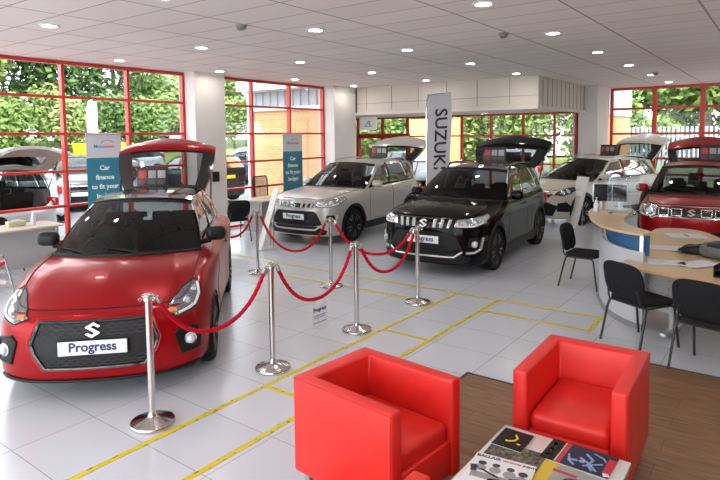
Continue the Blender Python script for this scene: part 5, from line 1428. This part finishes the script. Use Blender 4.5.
w = MB(); w.box((23.0, 12.9, 1.45), (.2, 2.5, 2.9)); o = w.build('wall_brick_outhouse', ORB, smooth=False); struct(o)
# grey roofed building far off
t = thing('warehouse', 'low building with curved grey roof beyond the trees', 'building', (72, 112, 3))
m = MB(); m.box((0, 0, 3.6), (26, 10, 9.2)); m.build('walls', mat('shed_wall', (.5, .5, .5), .7), t)
m = MB(); m.grid([[(x, y, 8.2 + 2.6 * math.cos(x / 13.2 * PI / 2)) for x in [-13.2 + 26.4 * k / 16 for k in range(17)]] for y in (-5.2, 5.2)], flip=True); m.build('roof', mat('shed_roof', (.36, .36, .38), .6), t)
t = thing('warehouse', 'white flat roofed building between trees at the far left', 'building', (34, 94, 2)); m = MB(); m.box((0, 0, 3.4), (20, 8, 6.8)); m.build('walls', mat('shed_white', (.75, .75, .77), .7), t); m = MB(); m.box((0, 0, 6.9), (20.6, 8.6, .3)); m.build('roof', mat('shed_roof', (.4, .4, .4), .6), t)
# yellow skip on the bank
t = thing('skip_container', 'yellow skip container on the bank behind the white outdoor flag', 'skip', (26.0, 46.0, .15), .05)
YEL = mat('skip_yellow', (.75, .42, .02), .5)
m = MB(); m.prism([(-1.9, 0), (1.9, 0), (2.2, 1.55), (-2.2, 1.55)], -.9, .9, .03, M=Matrix.Rotation(PI / 2, 4, 'X')); m.build('body', YEL, t)
m = MB(); m.box((0, 0, 1.58), (4.5, 1.95, .1), .02); m.build('rim', YEL, t)
for k in (-1.2, 0, 1.2):
    m = MB(); m.box((k, -.93, .78), (.12, .08, 1.5), .01); m.build('rib', YEL, t)
# white flag outside
t = thing('feather_flag', 'plain white feather flag standing in the car park', 'flag', (12.7, 23.0, 0), -.5)
m = MB(); m.tube([(-.3, 0, 0), (-.3, 0, 3.4), (-.2, 0, 3.7), (.1, 0, 3.75)], [.03, .02, .015, .01], 8); m.build('pole', STL, t)
m = MB(); R1 = [[(-.28 + u / 8 * .36, .04 * math.sin(u * .9 + v), .9 + v / 14 * 2.75) for u in range(9)] for v in range(15)]; m.grid(R1); m.grid([[(p[0], p[1] + .006, p[2]) for p in r_] for r_ in R1], flip=True); m.build('flag_cloth', mat('flag_out', (.8, .82, .85), .7), t)
# pale fence beyond the right windows
FEN = mat('fence_pale', (.27, .30, .33), .6)
t = thing('picket_fence', 'tall pale vertical slat fence outside the right windows', 'fence', (24.0, -2, 0))
for k in range(64):
    y = -1.6 + k * .15; m = MB(); m.box((0, y, 1.22), (.03, .095, 2.35), .004); q = m.build('slat', FEN, t)
for z in (.5, 2.0):
    m = MB(); m.box((.04, 5.1, z), (.05, 9.7, .09), .005); m.build('rail', FEN, t)
# cars outside
OW = paint('outdoor_white_paint', (.46, .47, .50), .0, .3); OBK = paint('outdoor_black_paint', (.010, .012, .02), .1, .3, .1, .2); OGY = paint('outdoor_grey_paint', (.05, .052, .056), .4); OBL = paint('outdoor_blue_paint', (.02, .04, .10), .2, .3, .2, .3); ORD = paint('outdoor_red_paint', (.5, .01, .012), .3); OSL = paint('outdoor_silver_paint', (.48, .50, .52), .5)
GC = 'cars parked outside'
car(suv(OW, tail='open', tgtrim=mat('beige_trim', (.42, .36, .30), .6), tgframe=OW, tgang=104, spokes=6), (4.85, 13.8, 0), 92, 'suv_car', 'white SUV outside the left window with its tailgate open towards the glass', GC, 1)
car(hatch(OW), (7.3, 16.6, 0), 60, 'hatchback_car', 'white hatchback outside, just right of the open white SUV', GC, 0)
car(suv(OGY), (9.7, 18.6, 0), -118, 'suv_car', 'dark grey car outside facing the window beside the teal banner', GC, 1)
car(hatch(OSL), (10.2, 24.5, 0), 10, 'hatchback_car', 'silver hatchback outside behind the open white SUV', GC, 0)
car(hatch(OW), (15.0, 27.0, 0), 190, 'hatchback_car', 'white hatchback outside, beneath the outdoor flag', GC, 0)
car(hatch(ORD), (24.5, 38.5, 0), 100, 'hatchback_car', 'red hatchback outside, right of the teal banner top', GC, 0)
car(suv(OW), (34.5, 49.5, .85), 190, 'suv_car', 'white car parked outside on the slope left of the column', GC, 0)
car(hatch(OW), (19.5, 31.5, 0), 170, 'hatchback_car', 'white hatchback outside, farther back behind the banner', GC, 0)
car(suv(OBL), (18.4, 20.6, 0), 130, 'suv_car', 'dark blue SUV outside the second left window', GC, 1)
car(hatch(OW), (26.5, 29.5, 0), 150, 'hatchback_car', 'white hatchback outside behind the dark blue SUV', GC, 0)
car(suv(OBK, rearplate=True), (12.55, 16.6, 0), 88, 'suv_car', 'black SUV outside close to the second left window with a yellow plate', GC, 1)
car(suv(OW), (21.6, 9.4, 0), 100, 'suv_car', 'white car outside the alcove window beside the pale column', GC, 0)
car(hatch(OW), (21.3, 14.0, 0), 80, 'hatchback_car', 'white hatchback outside the alcove window behind the grey SUV', GC, 0)
# ---------------------------------------------------------------- light and camera
w = bpy.data.worlds.new('overcast_sky'); SC.world = w; w.use_nodes = True
N, L = w.node_tree.nodes, w.node_tree.links; bg = N['Background']
tc = N.new('ShaderNodeTexCoord'); nz = N.new('ShaderNodeTexNoise'); nz.inputs['Scale'].default_value = 2.2; nz.inputs['Detail'].default_value = 5
cr_ = N.new('ShaderNodeValToRGB'); cr_.color_ramp.elements[0].position = .35; cr_.color_ramp.elements[1].position = .65
cr_.color_ramp.elements[0].color = (.74, .85, 1.0, 1); cr_.color_ramp.elements[1].color = (1, 1, 1, 1)
L.new(tc.outputs['Generated'], nz.inputs['Vector']); L.new(nz.outputs['Fac'], cr_.inputs[0]); L.new(cr_.outputs[0], bg.inputs[0]); bg.inputs[1].default_value = 4.6
su = bpy.data.lights.new('sun', 'SUN'); su.energy = 2.4; su.angle = math.radians(25); su.color = (1, .98, .96)
so = bpy.data.objects.new('sun', su); COL.objects.link(so); so.rotation_euler = Vector((.55, .45, -.75)).to_track_quat('-Z', 'Y').to_euler()
SC.view_settings.view_transform = 'Standard'; SC.view_settings.look = 'None'; SC.view_settings.gamma = 1; SC.view_settings.exposure = .62
SC.view_settings.use_curve_mapping = False
F_PX, CY_PX = 577.64, 178.26
yaw, pit, rol = (math.radians(a) for a in (36.626, 4.104, .510))
fw = Vector((math.cos(yaw) * math.cos(pit), math.sin(yaw) * math.cos(pit), -math.sin(pit)))
r0 = Vector((math.sin(yaw), -math.cos(yaw), 0)); d0 = fw.cross(r0)
rr_ = r0 * math.cos(rol) + d0 * math.sin(rol); dd_ = -r0 * math.sin(rol) + d0 * math.cos(rol)
cam = bpy.data.cameras.new('camera'); co = bpy.data.objects.new('camera', cam); COL.objects.link(co); SC.camera = co
M3 = Matrix((rr_, -dd_, -fw)).transposed()
co.matrix_world = Matrix.Translation((0, 0, 2.12)) @ M3.to_4x4()
cam.sensor_fit = 'HORIZONTAL'; cam.sensor_width = 36; cam.lens = F_PX / 720 * 36; cam.shift_y = -(240 - CY_PX) / 720
cam.clip_start = .05; cam.clip_end = 400
